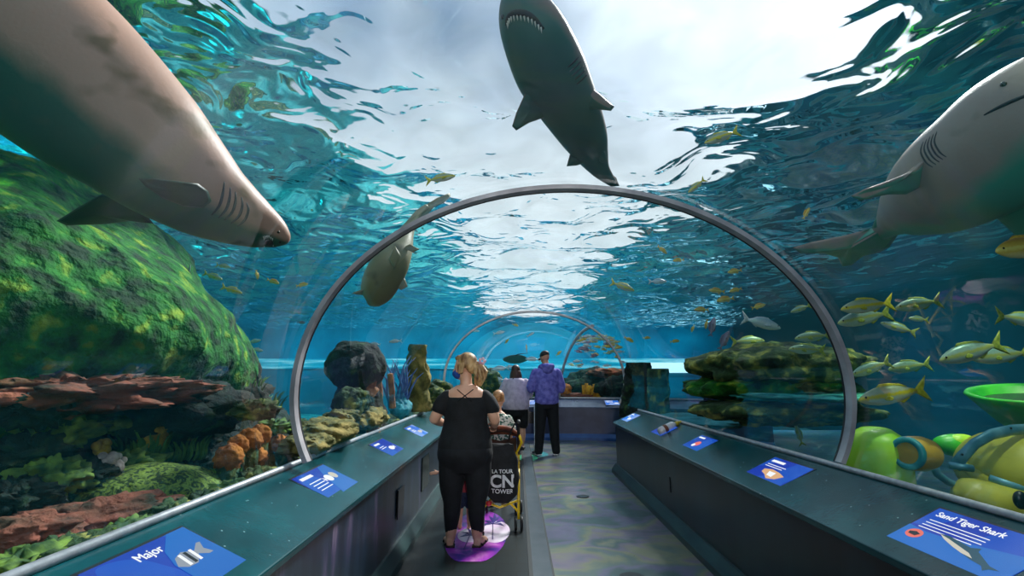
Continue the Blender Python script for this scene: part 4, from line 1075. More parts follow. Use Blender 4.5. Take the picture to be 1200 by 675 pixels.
def head(g, c, d, s=1.0, tilt=0.0):
    """head with face toward d (unit xy), c = centre"""
    c = Vector(c); d = Vector(d).normalized(); r = Vector((0, 0, 1)).cross(d).normalized() * -1
    R = Matrix((r, d, Vector((0, 0, 1)))).transposed()
    if tilt: R = R @ Matrix.Rotation(-tilt, 3, 'X')
    f = lambda x, y, z: c + R @ Vector((x * s, y * s, z * s))
    g.ell(f(0, -.012, .022), (.074 * s, .094 * s, .092 * s), 24, 16, R)
    g.ell(f(0, .022, -.045), (.056 * s, .066 * s, .066 * s), 18, 12, R)
    g.ell(f(0, .060, -.088), (.024 * s, .022 * s, .018 * s), 12, 8, R)      # chin
    g.ell(f(0, .070, .012), (.052 * s, .02 * s, .02 * s), 12, 8, R)          # brow
    g.tube([f(0, .083, .01), f(0, .098, -.018), f(0, .108, -.034)], [.009 * s, .012 * s, .014 * s], n=10)  # nose
    g.ell(f(0, .083, -.060), (.024 * s, .012 * s, .008 * s), 10, 6, R)       # lips
    for q in (-1, 1):
        g.ell(f(q * .076, -.008, -.012), (.008 * s, .019 * s, .032 * s), 10, 8, R)   # ears
        g.ell(f(q * .042, .055, -.03), (.02 * s, .02 * s, .02 * s), 10, 8, R)        # cheeks
    return f, R
def face_parts(F, f, R, s, brow=(.12, .08, .05)):
    for q in (-1, 1):
        g = MB(); g.ell(f(q * .03, .078, .000), (.012 * s, .009 * s, .008 * s), 10, 8, R)
        F.part('eye', g, pm('eye_white', '#1a1612', '#e4e0da', scale=60, rough=.2), remesh=False)
def hand(g, wrist, fingers_dir, palm_n, side=1, s=1.0, curl=.5):
    """palm, four fingers and a thumb"""
    w = Vector(wrist); d = Vector(fingers_dir).normalized(); n_ = Vector(palm_n); n_ = (n_ - d * n_.dot(d)).normalized(); l = d.cross(n_).normalized() * side
    R = Matrix((l, d, n_)).transposed()
    g.ell(w + d * .045 * s, (.038 * s, .052 * s, .017 * s), 14, 10, R)
    for i, (o_, L_) in enumerate(((-.027, .068), (-.009, .078), (.009, .073), (.026, .056))):
        b = w + d * .082 * s + l * o_ * s; p1 = b + d * (L_ * .5 * s) + n_ * (.012 * curl * s * 2); p2 = p1 + (d * (1 - curl * .8) + n_ * curl).normalized() * (L_ * .5 * s)
        g.tube([b - d * .02 * s, b, p1, p2], [.009 * s, .0092 * s, .0085 * s, .0068 * s], n=8); g.ell(p2, .0068 * s, 8, 6)
    b = w + d * .025 * s - l * .03 * s; p1 = b + (d * .6 - l * .7 + n_ * .3).normalized() * .035 * s; p2 = p1 + (d * .9 - l * .2 + n_ * .4).normalized() * .03 * s
    g.tube([b, p1, p2], [.012 * s, .010 * s, .008 * s], n=8); g.ell(p2, .008 * s, 8, 6)
def foot(g, ankle, d, s=1.0):
    a = Vector(ankle); d = Vector(d).normalized()
    g.tube([a + Vector((0, 0, -.0)), a + Vector((0, 0, -.035)) - d * .02], [.034 * s, .036 * s], n=12)
    h = Vector((a.x, a.y, 0))
    g.tube([h - d * .045 + Vector((0, 0, .034)), h + Vector((0, 0, .036)), h + d * .07 * s + Vector((0, 0, .030)), h + d * .15 * s + Vector((0, 0, .022)), h + d * .185 * s + Vector((0, 0, .016))], [(.034, .030), (.038, .033), (.030, .042), (.022, .045), (.012, .030)], n=14, up=(0, 0, 1))
    return g

# ---- the woman in black, seen from behind
F = Fig((-.445, 4.63, 0), 0, 'woman in black blouse and leggings, seen from behind, with blonde ponytail and blue mask')
g = MB()
torso(g, [(.62, 0, 0, .17, .12), (.74, 0, -.01, .205, .15), (.86, 0, -.01, .195, .14), (1.0, 0, 0, .165, .12), (1.12, 0, .0, .165, .115), (1.22, 0, 0, .175, .112), (1.29, 0, .0, .15, .09), (1.335, 0, .0, .08, .06)])
for q in (-1, 1):
    seg(g, [(q * .10, 0, .72), (q * .105, .0, .42), (q * .10 + .0, -.01, .36), (q * .11, -.015, .12), (q * .115, -.0, .06)], [.105, .076, .066, .048, .038])
    foot(g, (q * .12, -.01, .075), (q * .22, 1, 0))
seg(g, [(-.165, 0, 1.235), (-.245, -.02, 1.10), (-.275, -.01, 1.045)], [.058, .052, .047]); seg(g, [(-.275, -.01, 1.045), (-.235, .14, 1.0), (-.20, .24, .99)], [.046, .036, .026])
seg(g, [(.165, 0, 1.235), (.235, -.02, 1.10), (.255, -.01, 1.035)], [.058, .052, .047]); seg(g, [(.255, -.01, 1.035), (.25, .08, .99), (.24, .17, .98)], [.046, .036, .026])
hand(g, (-.20, .25, .99), (.3, 1, 0), (0, 0, -1), 1, 1, .8); hand(g, (.24, .18, .98), (0, 1, -.2), (-.3, 0, -1), -1, 1, .9)
seg(g, [(0, 0, 1.29), (-.005, .01, 1.42)], [.056, .052])
fd = (-.97, .22, 0)
hf, hR = head(g, (-.02, .02, 1.495), fd, 1.0, .12)
F.part('body', g, SKIN1, vox=.0085, smooth=3)
face_parts(F, hf, hR, 1)
BLK = cloth('black_cloth', '#07090b', '#14171b', bump=.012, bscale=6)
g = MB()
torso(g, [(.79, 0, -.01, .240, .178), (.86, 0, -.01, .232, .17), (.95, 0, 0, .21, .152), (1.02, 0, 0, .195, .142), (1.10, 0, .0, .188, .135), (1.18, 0, 0, .19, .128), (1.235, 0, 0, .175, .112)])
for q in (-1, 1): seg(g, [(q * .165, 0, 1.235), (q * .20, -.01, 1.19), (q * .232, -.018, 1.135)], [.062, .070, .068])
F.part('blouse', g, BLK, vox=.009, smooth=10)
g = MB(); LEG = cloth('black_leggings', '#080b10', '#12161c', bump=.002)
torso(g, [(.60, 0, 0, .17, .12), (.68, 0, -.01, .225, .16), (.76, 0, -.02, .242, .175), (.86, 0, -.01, .222, .16), (.93, 0, 0, .20, .145)])
for q in (-1, 1): seg(g, [(q * .105, -.005, .72), (q * .115, .0, .50), (q * .105, -.005, .36), (q * .105, -.015, .26), (q * .112, -.012, .135)], [.126, .106, .080, .072, .052])
F.part('leggings', g, LEG, vox=.009, smooth=3)
g = MB(); BLOND = pm('blonde_hair', '#6b4526', '#d8b078', scale=26, rough=.5, stretch=(1, 1, .3), bump=.006, bscale=40)
g.ell(hf(0, -.030, .037), (.084, .092, .092), 24, 16, hR); g.ell(hf(0, -.065, -.0), (.070, .062, .07), 16, 12, hR)
g.ell(hf(.0, .02, .085), (.06, .06, .03), 14, 10, hR)
rr_ = random.Random(5)
pt = hf(0, -.13, -.01)
g.ell(pt, (.042, .042, .045), 14, 10)
for i in range(26):
    a = rr_.uniform(0, 6.28); q = rr_.uniform(.0, .04)
    p0 = pt + Vector((cos(a) * q, sin(a) * q, 0))
    g.tube([p0, p0 + Vector((cos(a) * .03 + .01, sin(a) * .02 - .01, -.05)), p0 + Vector((cos(a + 1) * .025 + .01, -.02 + sin(a + 1) * .02, -.10)), p0 + Vector((cos(a + 2) * .03, -.015, -.15 - .03 * rr_.random()))], [.014, .015, .012, .004], n=6)
for i in range(8):
    a = rr_.uniform(-.5, .5); p0 = hf(-.06 - .02 * rr_.random(), .01 + a * .06, .03)
    g.tube([p0, p0 + Vector((0, -.01, -.05)), p0 + Vector((.01 * a, -.025, -.09))], [.012, .010, .003], n=6)
F.part('hair', g, BLOND, vox=.006, smooth=1)
g = MB()
g.ell(hf(0, .055, -.055), (.060, .060, .048), 20, 12, hR); g.ell(hf(0, .08, -.05), (.03, .045, .035), 14, 10, hR)
F.part('face_mask', g, cloth('blue_mask', '#153a86', '#2454ac', bump=.003), vox=.007, label='blue cloth face mask')
g = MB()
for q in (-1, 1): g.tube([hf(q * .06, .03, -.04), hf(q * .083, -.0, -.02), hf(q * .08, -.015, .0)], .003, n=6)
F.part('mask_loop', g, cloth('pale_loop', '#cfd8e6', '#e6ecf2'), remesh=False)
g = MB(); c0 = pt + Vector((.035, -.02, .045))
for i in range(5):
    a = 2 * pi * i / 5; g.ell(c0 + Vector((cos(a) * .022, -.01, sin(a) * .022)), (.015, .008, .015), 10, 6)
F.part('hair_bow', g, pm('pink_bow', '#c87a9a', '#f0d4dc', scale=30), remesh=False, label='pink and white hair bow')
g = MB()
for a, b in (((-.07, -.088, 1.30), (.06, -.118, 1.20)), ((.07, -.088, 1.30), (-.06, -.118, 1.20))):
    A, B = Vector(a), Vector(b); g.tube([A, A.lerp(B, .5) + Vector((0, -.012, 0)), B], .004, n=6)
F.part('bra_strap', g, BLK, remesh=False, label='crossed thin black straps on the upper back')
for q in (-1, 1):
    root_ = F.part('sandal', MB().prism([(q * .12 + x + (y * .22 * q), y, .0) for x, y in ((-.035, -.06), (.035, -.06), (.045, .05), (.05, .13), (.02, .18), (-.03, .18), (-.05, .12), (-.04, .04))], (0, 0, .018)), pm('sandal_brown', '#2a1d16', '#4a3628', scale=20), remesh=False)
    g = MB(); 
    g.tube([(q * .12 - .045 + .02 * q, .06, .012), (q * .13, .07, .065), (q * .12 + .05 + .02 * q, .06, .012)], .010, n=8, flat=.5)
    g.tube([(q * .12 - .042, -.02, .012), (q * .12, -.05, .055), (q * .12 + .042, -.02, .012)], .008, n=8)
    F.part('sandal_strap', g, BLK, remesh=False)

# ---- the woman in grey
F = Fig((-.01, 10.3, 0), .05, 'woman in lilac grey top and black shorts seen from behind, standing at the far ledge')
g = MB()
torso(g, [(.66, 0, 0, .18, .14), (.80, 0, 0, .22, .17), (.95, 0, 0, .23, .17), (1.1, 0, 0, .21, .15), (1.25, 0, 0, .20, .13), (1.34, 0, 0, .14, .09), (1.38, 0, 0, .07, .06)])
for q in (-1, 1):
    seg(g, [(q * .11, 0, .75), (q * .12, 0, .46), (q * .12, -.01, .38), (q * .125, -.02, .25), (q * .12, 0, .09)], [.12, .08, .068, .062, .038]); foot(g, (q * .125, 0, .075), (q * .2, 1, 0))
for q in (-1, 1):
    seg(g, [(q * .19, 0, 1.28), (q * .25, .02, 1.12), (q * .25, .04, 1.05)], [.062, .058, .052]); seg(g, [(q * .25, .04, 1.05), (q * .2, .2, 1.0), (q * .16, .28, 1.0)], [.05, .04, .028]); hand(g, (q * .16, .29, 1.0), (-.3 * q, 1, 0), (0, 0, -1), -q, 1, .6)
seg(g, [(0, 0, 1.33), (0, .02, 1.45)], [.058, .052]); hf, hR = head(g, (0, .04, 1.50), (.1, 1, 0), 1.0, .35)
F.part('body', g, SKIN1, vox=.011, smooth=3)
g = MB(); torso(g, [(.76, 0, 0, .245, .19), (.84, 0, 0, .27, .205), (.92, 0, 0, .275, .205), (1.0, 0, 0, .255, .19), (1.1, 0, 0, .25, .18), (1.22, 0, 0, .24, .16), (1.32, 0, 0, .19, .13), (1.37, 0, 0, .11, .09)])
for q in (-1, 1): seg(g, [(q * .19, 0, 1.29), (q * .26, .01, 1.12), (q * .265, .03, 1.05)], [.075, .082, .078]); seg(g, [(q * .265, .03, 1.05), (q * .23, .14, 1.02)], [.075, .055])
F.part('top', g, cloth('lilac_top', '#c0b2c4', '#dccfdd', bump=.012, bscale=7), vox=.011, smooth=4)
g = MB(); torso(g, [(.64, 0, 0, .19, .16), (.74, 0, 0, .245, .185), (.82, 0, 0, .24, .18)])
for q in (-1, 1): seg(g, [(q * .12, 0, .74), (q * .125, 0, .60), (q * .13, 0, .50)], [.135, .125, .118])
F.part('shorts', g, BLK, vox=.011, smooth=3)
g = MB(); HAIR2 = pm('dark_brown_hair', '#1c120d', '#5a4030', scale=22, rough=.5, stretch=(1, 1, .3), bump=.006, bscale=40)
g.ell(hf(0, -.025, .03), (.09, .10, .098), 20, 14, hR); rr_ = random.Random(8)
for i in range(30):
    a = rr_.uniform(pi * .95, pi * 2.05); p0 = Vector((cos(a) * .08, .03 + sin(a) * .085, 1.50))
    g.tube([p0, p0 + Vector((cos(a) * .02, -.005, -.08)), p0 + Vector((cos(a) * .04, -.01, -.16 - .05 * rr_.random()))], [.022, .022, .006], n=6)
F.part('hair', g, HAIR2, vox=.008, smooth=1)
for q in (-1, 1):
    g = MB(); h = Vector((q * .125, 0, 0)); d = Vector((q * .2, 1, 0)).normalized()
    g.tube([h - d * .06 + Vector((0, 0, .03)), h + Vector((0, 0, .034)), h + d * .1 + Vector((0, 0, .028)), h + d * .2 + Vector((0, 0, .018))], [(.036, .042), (.036, .045), (.030, .05), (.016, .036)], n=12, up=(0, 0, 1))
    F.part('shoe', g, pm('dark_shoe', '#15171a', '#2b2f33', scale=20), vox=.008)
g = MB(); g.ell((-.02, .2, .62), (.10, .06, .14), 14, 10); g.tube([(-.1, .18, .70), (-.18, .02, 1.3), (-.05, -.1, 1.36)], .010, n=6)
F.part('handbag', g, BLK, remesh=False, label='small black bag held in front')

# ---- the man in the purple hoodie
F = Fig((.56, 9.65, 0), .12, 'man in purple blue hoodie and black track pants looking down, beside the far ledge')
g = MB()
torso(g, [(.82, 0, 0, .15, .11), (.95, 0, 0, .17, .12), (1.1, 0, 0, .17, .12), (1.3, 0, 0, .20, .125), (1.48, 0, 0, .21, .11), (1.56, 0, 0, .14, .08), (1.6, 0, .01, .07, .06)])
for q in (-1, 1):
    seg(g, [(q * .10, 0, .90), (q * .125, 0, .55), (q * .13, 0, .46), (q * .15, -.02, .3), (q * .16, 0, .1)], [.11, .075, .062, .058, .04]); foot(g, (q * .16, 0, .08), (q * .35, 1, 0), 1.15)
seg(g, [(-.2, 0, 1.47), (-.275, -.0, 1.25), (-.28, .02, 1.17)], [.062, .052, .046]); seg(g, [(-.28, .02, 1.17), (-.22, .2, 1.18), (-.16, .3, 1.22)], [.045, .036, .028]); hand(g, (-.16, .31, 1.22), (.3, 1, .2), (.4, 0, -1), 1, 1.05, .7)
seg(g, [(.2, 0, 1.47), (.265, -.0, 1.25), (.26, .02, 1.17)], [.062, .052, .046]); seg(g, [(.26, .02, 1.17), (.16, .2, 1.15), (.06, .3, 1.2)], [.045, .036, .028]); hand(g, (.06, .31, 1.2), (-.3, 1, .2), (-.4, 0, -1), -1, 1.05, .7)
seg(g, [(0, 0, 1.54), (-.01, .04, 1.68)], [.06, .055]); hf, hR = head(g, (-.02, .065, 1.745), (-.55, 1, 0), 1.05, .45)
F.part('body', g, SKIN2, vox=.011, smooth=3)
HOOD = cloth('purple_hoodie', '#5a58b4', '#8a86dc', bump=.012, bscale=6)
g = MB(); torso(g, [(.90, 0, 0, .205, .155), (.96, 0, 0, .225, .17), (1.05, 0, 0, .22, .165), (1.2, 0, 0, .225, .165), (1.36, 0, 0, .245, .16), (1.48, 0, 0, .235, .14), (1.56, 0, 0, .15, .11), (1.6, 0, 0, .09, .09)])
seg(g, [(-.2, 0, 1.47), (-.29, -.0, 1.25), (-.295, .01, 1.17)], [.085, .078, .074]); seg(g, [(-.295, .01, 1.17), (-.23, .19, 1.18), (-.18, .27, 1.21)], [.072, .058, .045])
seg(g, [(.2, 0, 1.47), (.275, -.0, 1.25), (.275, .01, 1.17)], [.085, .078, .074]); seg(g, [(.275, .01, 1.17), (.17, .18, 1.15), (.09, .26, 1.19)], [.072, .058, .045])
F.part('hoodie', g, HOOD, vox=.011, smooth=4)
g = MB(); g.tube([(.11, .05, 1.57), (.09, -.09, 1.585), (0, -.14, 1.58), (-.09, -.09, 1.585), (-.11, .05, 1.57), (0, .1, 1.55)], [.05, .055, .062, .055, .05, .04], n=12, closed=True); g.ell((0, -.12, 1.53), (.10, .06, .09), 14, 10)
F.part('hood', g, HOOD, vox=.010, smooth=3)
g = MB(); torso(g, [(.82, 0, 0, .17, .14), (.9, 0, 0, .19, .145), (.98, 0, 0, .185, .14)])
for q in (-1, 1): seg(g, [(q * .10, 0, .90), (q * .125, 0, .55), (q * .14, 0, .3), (q * .16, -.01, .07)], [.125, .10, .088, .074])
F.part('track_pants', g, LEG, vox=.011, smooth=3)
g = MB()
for q in (-1,): g.tube([(q * .232, -.0, .88), (q * .232, 0, .55), (q * .232, 0, .3), (q * .238, -.01, .1)], .008, n=6)
F.part('stripe', g, pm('white_stripe', '#b8c0cc', '#dfe4ea', scale=20), remesh=False, label='thin white side stripe')
for q in (-1, 1):
    g = MB(); h = Vector((q * .16, 0, 0)); d = Vector((q * .35, 1, 0)).normalized()
    g.tube([h - d * .06 + Vector((0, 0, .045)), h + Vector((0, 0, .05)), h + d * .12 + Vector((0, 0, .035)), h + d * .21 + Vector((0, 0, .026))], [(.044, .045), (.05, .05), (.036, .052), (.022, .04)], n=12, up=(0, 0, 1))
    sh = F.part('shoe', g, pm('grey_shoe', '#2c3034', '#565b60', scale=20), vox=.008)
    g = MB(); g.tube([h - d * .07 + Vector((0, 0, .012)), h + d * .05 + Vector((0, 0, .012)), h + d * .22 + Vector((0, 0, .012))], [(.012, .045), (.012, .053), (.012, .04)], n=10, up=(0, 0, 1))
    F.part('shoe_sole', g, pm('white_sole', '#d5d5d0', '#eceae4', scale=20), remesh=False, label='white shoe sole')
g = MB(); g.ell(hf(0, -.02, .05), (.088, .105, .078), 20, 14, hR); g.ell(hf(0, .11, .035), (.055, .05, .010), 14, 8, hR)
F.part('cap', g, pm('dark_cap', '#1a1512', '#2f2620', scale=20), vox=.008, label='dark brown cap')
g = MB().box((-.04, .40, 1.24), (.03, .41, 1.37)); F.part('phone', g, BLACK, remesh=False)

# ---- children in front of the woman in black
F = Fig((-.205, 5.98, 0), 0, 'child with light brown hair and patterned shirt, half hidden by the woman in black', .81)
def small_child(F, shirtm, pantm, hairm, reach=None):
    g = MB()
    torso(g, [(.60, 0, 0, .11, .09), (.75, 0, 0, .12, .10), (.95, 0, 0, .13, .10), (1.12, 0, 0, .15, .09), (1.22, 0, 0, .10, .07), (1.26, 0, 0, .05, .05)])
    for q in (-1, 1):
        seg(g, [(q * .07, 0, .66), (q * .075, 0, .38), (q * .08, 0, .07)], [.08, .052, .034]); foot(g, (q * .08, 0, .07), (q * .2, 1, 0), .85)
    sh = [(-1, reach), (1, None)]
    for q, rc in sh:
        e = Vector((q * .2, .05, .95)) if rc is None else Vector((q * .14, 0, 1.14)).lerp(Vector(rc), .5) + Vector((0, 0, -.06)); w = Vector((q * .17, .22, .92)) if rc is None else Vector(rc)
        seg(g, [(q * .14, 0, 1.15), tuple(e)], [.042, .036]); seg(g, [tuple(e), tuple(w)], [.035, .026]); hand(g, w, (w - e), (0, 1, -.3) if rc is not None else (0, 0, -1), -q, 1.0, .4)
    seg(g, [(0, 0, 1.22), (0, 0, 1.32)], [.045, .042]); hf, hR = head(g, (0, .01, 1.42), (.1, 1, 0), 1.12, .1)
    F.part('body', g, SKIN1, vox=.012, smooth=3)
    g = MB(); torso(g, [(.64, 0, 0, .145, .12), (.75, 0, 0, .15, .125), (.95, 0, 0, .155, .125), (1.12, 0, 0, .17, .11), (1.2, 0, 0, .12, .09), (1.24, 0, 0, .07, .065)])
    for q, rc in sh:
        e = Vector((q * .19, .02, 1.02)) if rc is None else Vector((q * .14, 0, 1.14)).lerp(Vector(rc), .3)
        seg(g, [(q * .14, 0, 1.15), tuple(e)], [.062, .06])
    F.part('shirt', g, shirtm, vox=.012, smooth=3)
    g = MB(); torso(g, [(.56, 0, 0, .12, .1), (.66, 0, 0, .135, .115), (.74, 0, 0, .13, .11)])
    for q in (-1, 1): seg(g, [(q * .075, 0, .64), (q * .08, 0, .42)], [.092, .085])
    F.part('shorts', g, pantm, vox=.012, smooth=3)
    g = MB(); g.ell(hf(0, -.02, .03), (.088, .108, .1), 20, 14, hR); F.part('hair', g, hairm, vox=.01, smooth=1)
    return hf
PATT = pm('patterned_shirt', '#e6e0d2', '#3f6a58', scale=30, rough=.8, lo=.5, hi=.56, detail=1)
small_child(F, PATT, cloth('navy_shorts', '#16203a', '#22304e'), pm('light_brown_hair', '#8a5a34', '#c8935e', scale=24, rough=.5, bump=.004, bscale=40))
F = Fig((-.49, 5.12, 0), .0, 'toddler hidden behind the woman in black, one hand on the ledge front', .52)
small_child(F, cloth('red_shirt', '#7a2430', '#98323e'), cloth('navy_shorts', '#16203a', '#22304e'), pm('light_brown_hair', '#8a5a34', '#c8935e'), reach=(-.50, -.05, .98))
# ================================================================== text
def text_mesh(name, s, size, mat, parent, M, ext=.0008, align='LEFT', bold=0.0, spacing=1.0):
    """flat lettering: M maps the text's xy plane into the room (4x4)"""
    cu = bpy.data.curves.new(name, 'FONT'); cu.body = s; cu.size = size; cu.align_x = align; cu.extrude = ext; cu.offset = bold; cu.space_character = spacing
    tmp = bpy.data.objects.new('tmp', cu); COL.objects.link(tmp)
    dg = bpy.context.evaluated_depsgraph_get(); me = bpy.data.meshes.new_from_object(tmp.evaluated_get(dg))
    bpy.data.objects.remove(tmp)
    me.transform(M); me.transform(Matrix.Translation(-wloc(parent))); me.materials.clear(); me.materials.append(mat); me.name = name
    o = bpy.data.objects.new(name, me); COL.objects.link(o); o.parent = parent
    return o
def frame_M(o, x, y):
    """matrix from an origin and two unit axes"""
    x = Vector(x).normalized(); z = x.cross(Vector(y)).normalized(); y = z.cross(x)
    M = Matrix((x, y, z)).transposed().to_4x4(); M.translation = Vector(o); return M
WHITE = emat('screen_white', '#f2f6fa', 1.0); 
def screen_mat(name, c1, c2, sc=2.0, st=1.0):
    m, t, p, L = nmat(name)
    tcn = t.nodes.new('ShaderNodeTexCoord'); n = t.nodes.new('ShaderNodeTexNoise'); n.inputs['Scale'].default_value = sc; n.inputs['Detail'].default_value = 0
    L(tcn.outputs['Object'], n.inputs['Vector']); r = t.nodes.new('ShaderNodeValToRGB'); r.color_ramp.interpolation = 'CONSTANT'
    r.color_ramp.elements[0].position = 0; r.color_ramp.elements[0].color = hexc(c1); r.color_ramp.elements[1].position = .5; r.color_ramp.elements[1].color = hexc(c2)
    L(n.outputs['Fac'], r.inputs['Fac']); L(r.outputs['Color'], p.inputs['Emission Color']); p.inputs['Emission Strength'].default_value = st
    p.inputs['Base Color'].default_value = (.01, .02, .05, 1); p.inputs['Roughness'].default_value = .15
    return m
SCR = screen_mat('screen_blue', '#1030a4', '#154ab4', 4.0); SCR2 = screen_mat('screen_light_blue', '#2d6fd8', '#7f9fe0', 5.0)
SCRD = emat('screen_blue_patch', '#1466be', 1.0)
FRAME = pm('panel_frame', '#05080c', '#0c1118', scale=10, rough=.3)
DRAWG = {c: emat('drawing_' + n_, c, 1.0) for c, n_ in (('#1f4a5c', 'slate'), ('#c9c4b4', 'cream'), ('#d8a878', 'tan'), ('#e06a58', 'coral'), ('#101418', 'black'), ('#8f98a4', 'grey'), ('#f2f6fa', 'white'))}
def ledge_frame(side, Y, u=.5):
    """point and axes on the sloped ledge top: text direction, up-slope direction"""
    if side == 'L': a = Vector((IL, 0, ZI)); b = Vector((XL, 0, ZR - .01)); tx = Vector((0, 1, 0))
    else: a = Vector((IR, 0, ZI)); b = Vector((XR, 0, ZR - .01)); tx = Vector((0, -1, 0))
    up = (b - a).normalized(); p_ = a.lerp(b, u); p_.y = Y
    return p_, tx, up
def on_ledge(side, px, py):
    a = Vector((IL, 0, ZI)) if side == 'L' else Vector((IR, 0, ZI)); b = Vector((XL, 0, ZR - .01)) if side == 'L' else Vector((XR, 0, ZR - .01))
    n_ = Vector((0, 1, 0)).cross(b - a); r = ray(px, py); t_ = (a - EYE).dot(n_) / r.dot(n_); q = EYE + r * t_
    return q.y, (q - a).dot((b - a).normalized())
def info_panel(side, Y, w, h, label, title, draw, u=.5, scr=None, frame=None):
    if frame is None: p_, tx, up = ledge_frame(side, Y, u)
    else: p_, tx, up = frame
    nz_ = tx.cross(up).normalized()
    if nz_.z < 0: nz_ = -nz_
    root = thing('info_panel', p_, label, 'information screen')
    def box(x0, x1, y0, y1, z0, z1, name, mat, par=root, lab=None):
        g = MB(); vs = [p_ + tx * x + up * y + nz_ * z for z in (z0, z1) for x, y in ((x0, y0), (x1, y0), (x1, y1), (x0, y1))]
        g.add(vs, [(0, 3, 2, 1), (4, 5, 6, 7), (0, 1, 5, 4), (1, 2, 6, 5), (2, 3, 7, 6), (3, 0, 4, 7)])
        o = g.build(name, mat, par, smooth=False)
        if lab: o['label'] = lab
        return o
    box(-w / 2 - .012, w / 2 + .012, -h / 2 - .012, h / 2 + .012, -.004, .004, 'frame', FRAME)
    s_ = box(-w / 2, w / 2, -h / 2, h / 2, .003, .006, 'screen', scr or SCR)
    def poly(pts, name, mat, z=.0072, lab=None):
        P_ = [p_ + tx * (x * w) + up * (y * h) + nz_ * z for x, y in pts]
        o = MB().prism(P_, nz_ * .0008).build(name, mat, s_, smooth=False)
        if lab: o['label'] = lab
        return o
    M = frame_M(p_ + tx * (-w * .44) + up * (h * .30) + nz_ * .007, tx, up)
    if title: text_mesh('title_text', title, h * .17, WHITE, s_, M, bold=0)
    else: poly([(-.42, .30), (-.08, .30), (-.08, .39), (-.42, .39)], 'title_text', WHITE)
    draw(poly)
    return root
def lines(poly, x0, x1, ys, hgt=.014, gaps=True, seed=1):
    hgt *= .65
    rs_ = random.Random(seed)
    for y in ys:
        x = x0; xe = x1 * (1 if y != ys[-1] else .6)
        # one mesh per printed line, its words as small dashes
        poly([(x, y), (xe, y), (xe, y + hgt), (x, y + hgt)], 'text_line', WHITE)
def ellp(cx, cy, a, b, n_=18, rot=0): return [(cx + a * cos(2 * pi * i / n_) * cos(rot) - b * sin(2 * pi * i / n_) * sin(rot), cy + a * cos(2 * pi * i / n_) * sin(rot) * 1.4 + b * sin(2 * pi * i / n_) * cos(rot)) for i in range(n_)]
def d_shark(poly):
    lines(poly, -.42, .12, [.17, .10, .03, -.04], .02)
    poly([(-.5, -.5), (.5, -.5), (.5, .12), (.2, .02), (-.1, -.08), (-.3, -.10), (-.5, -.06)], 'backdrop_shape', SCRD, .0066)
    poly(ellp(-.36, -.22, .075, .11), 'badge', DRAWG['#e06a58'], .0076, 'round coral pink badge'); poly([(-.40, -.26), (-.33, -.27), (-.31, -.20), (-.36, -.17), (-.41, -.21)], 'badge_fish', DRAWG['#101418'], .0086)
    poly([(-.20, -.04), (-.12, -.02), (0, -.06), (.10, -.09), (.16, -.04), (.17, -.11), (.26, -.20), (.34, -.28), (.42, -.30), (.36, -.34), (.34, -.40), (.30, -.33), (.2, -.30), (.1, -.25), (0, -.2), (-.12, -.12)], 'shark_drawing', DRAWG['#1f4a5c'], .0076, 'dark slate shark picture')
    poly([(-.19, -.05), (-.1, -.08), (.02, -.14), (.14, -.2), (.2, -.27), (.1, -.25), (0, -.2), (-.12, -.12)], 'shark_belly', DRAWG['#c9c4b4'], .0086)
def d_major(poly):
    poly([(.0, -.5), (.5, -.5), (.5, .5), (.30, .5), (.1, .25), (.02, 0)], 'backdrop_shape', SCRD, .0066)
    for i in range(3): poly([(.10 + .06 * i, -.12), (.13 + .06 * i, -.12), (.15 + .06 * i, .10), (.12 + .06 * i, .10)], 'fish_stripe', DRAWG['#f2f6fa' if i % 2 == 0 else '#101418'], .0086)
    poly([(.02, -.05), (.08, .08), (.18, .13), (.28, .05), (.38, .15), (.42, .14), (.37, .02), (.40, -.1), (.35, -.1), (.28, -.02), (.18, -.14), (.08, -.13)], 'fish_drawing', DRAWG['#8f98a4'], .0076, 'grey striped fish picture')
def d_two(poly):
    lines(poly, -.40, -.05, [.12, .02, -.08, -.18], .035)
    poly([(-.1, -.5), (.5, -.5), (.5, .5), (.28, .5), (.08, .1)], 'backdrop_shape', SCRD, .0066)
    poly(ellp(.12, .05, .09, .13), 'fish_drawing', DRAWG['#f2f6fa'], .0076); poly(ellp(.30, .07, .08, .13), 'fish_drawing', DRAWG['#c9c4b4'], .0076); poly([(.02, .05), (-.03, .14), (-.02, -.04)], 'fish_tail', DRAWG['#f2f6fa'], .0080)
def d_one(poly, c='#f2f6fa'):
    lines(poly, -.40, -.1, [.12, .02], .04); poly(ellp(.1, -.12, .14, .12), 'fish_drawing', DRAWG[c], .0076); poly([(.24, -.12), (.32, -.02), (.31, -.22)], 'fish_tail', DRAWG[c], .0080)
def d_ray(poly):
    lines(poly, -.40, .1, [.17, .09], .03); poly([(-.28, -.05), (-.1, .02), (.12, -.02), (.3, -.1), (.22, -.28), (.05, -.36), (-.1, -.24), (-.24, -.18)], 'ray_drawing', DRAWG['#d8a878'], .0076, 'tan ray picture'); poly([(-.1, -.08), (.08, -.08), (.1, -.26), (-.04, -.24)], 'ray_belly', DRAWG['#f2f6fa'], .0086)
def d_cor(poly):
    poly(ellp(0, -.08, .14, .18, 9), 'animal_drawing', DRAWG['#e06a58'], .0076, 'coral red animal picture'); poly(ellp(-.06, -.22, .08, .1, 8), 'animal_drawing', DRAWG['#f2f6fa'], .0086)
def pY(side, px, py): return on_ledge(side, px, py)[0]
info_panel('R', pY('R', 1124, 640), .50, .26, 'information screen nearest on the right ledge titled Sand Tiger Shark', 'Sand Tiger Shark', d_shark, u=.52)
info_panel('R', pY('R', 903, 557), .46, .25, 'information screen with a tan ray picture on the right ledge, beside the first ring', None, d_ray, u=.52)
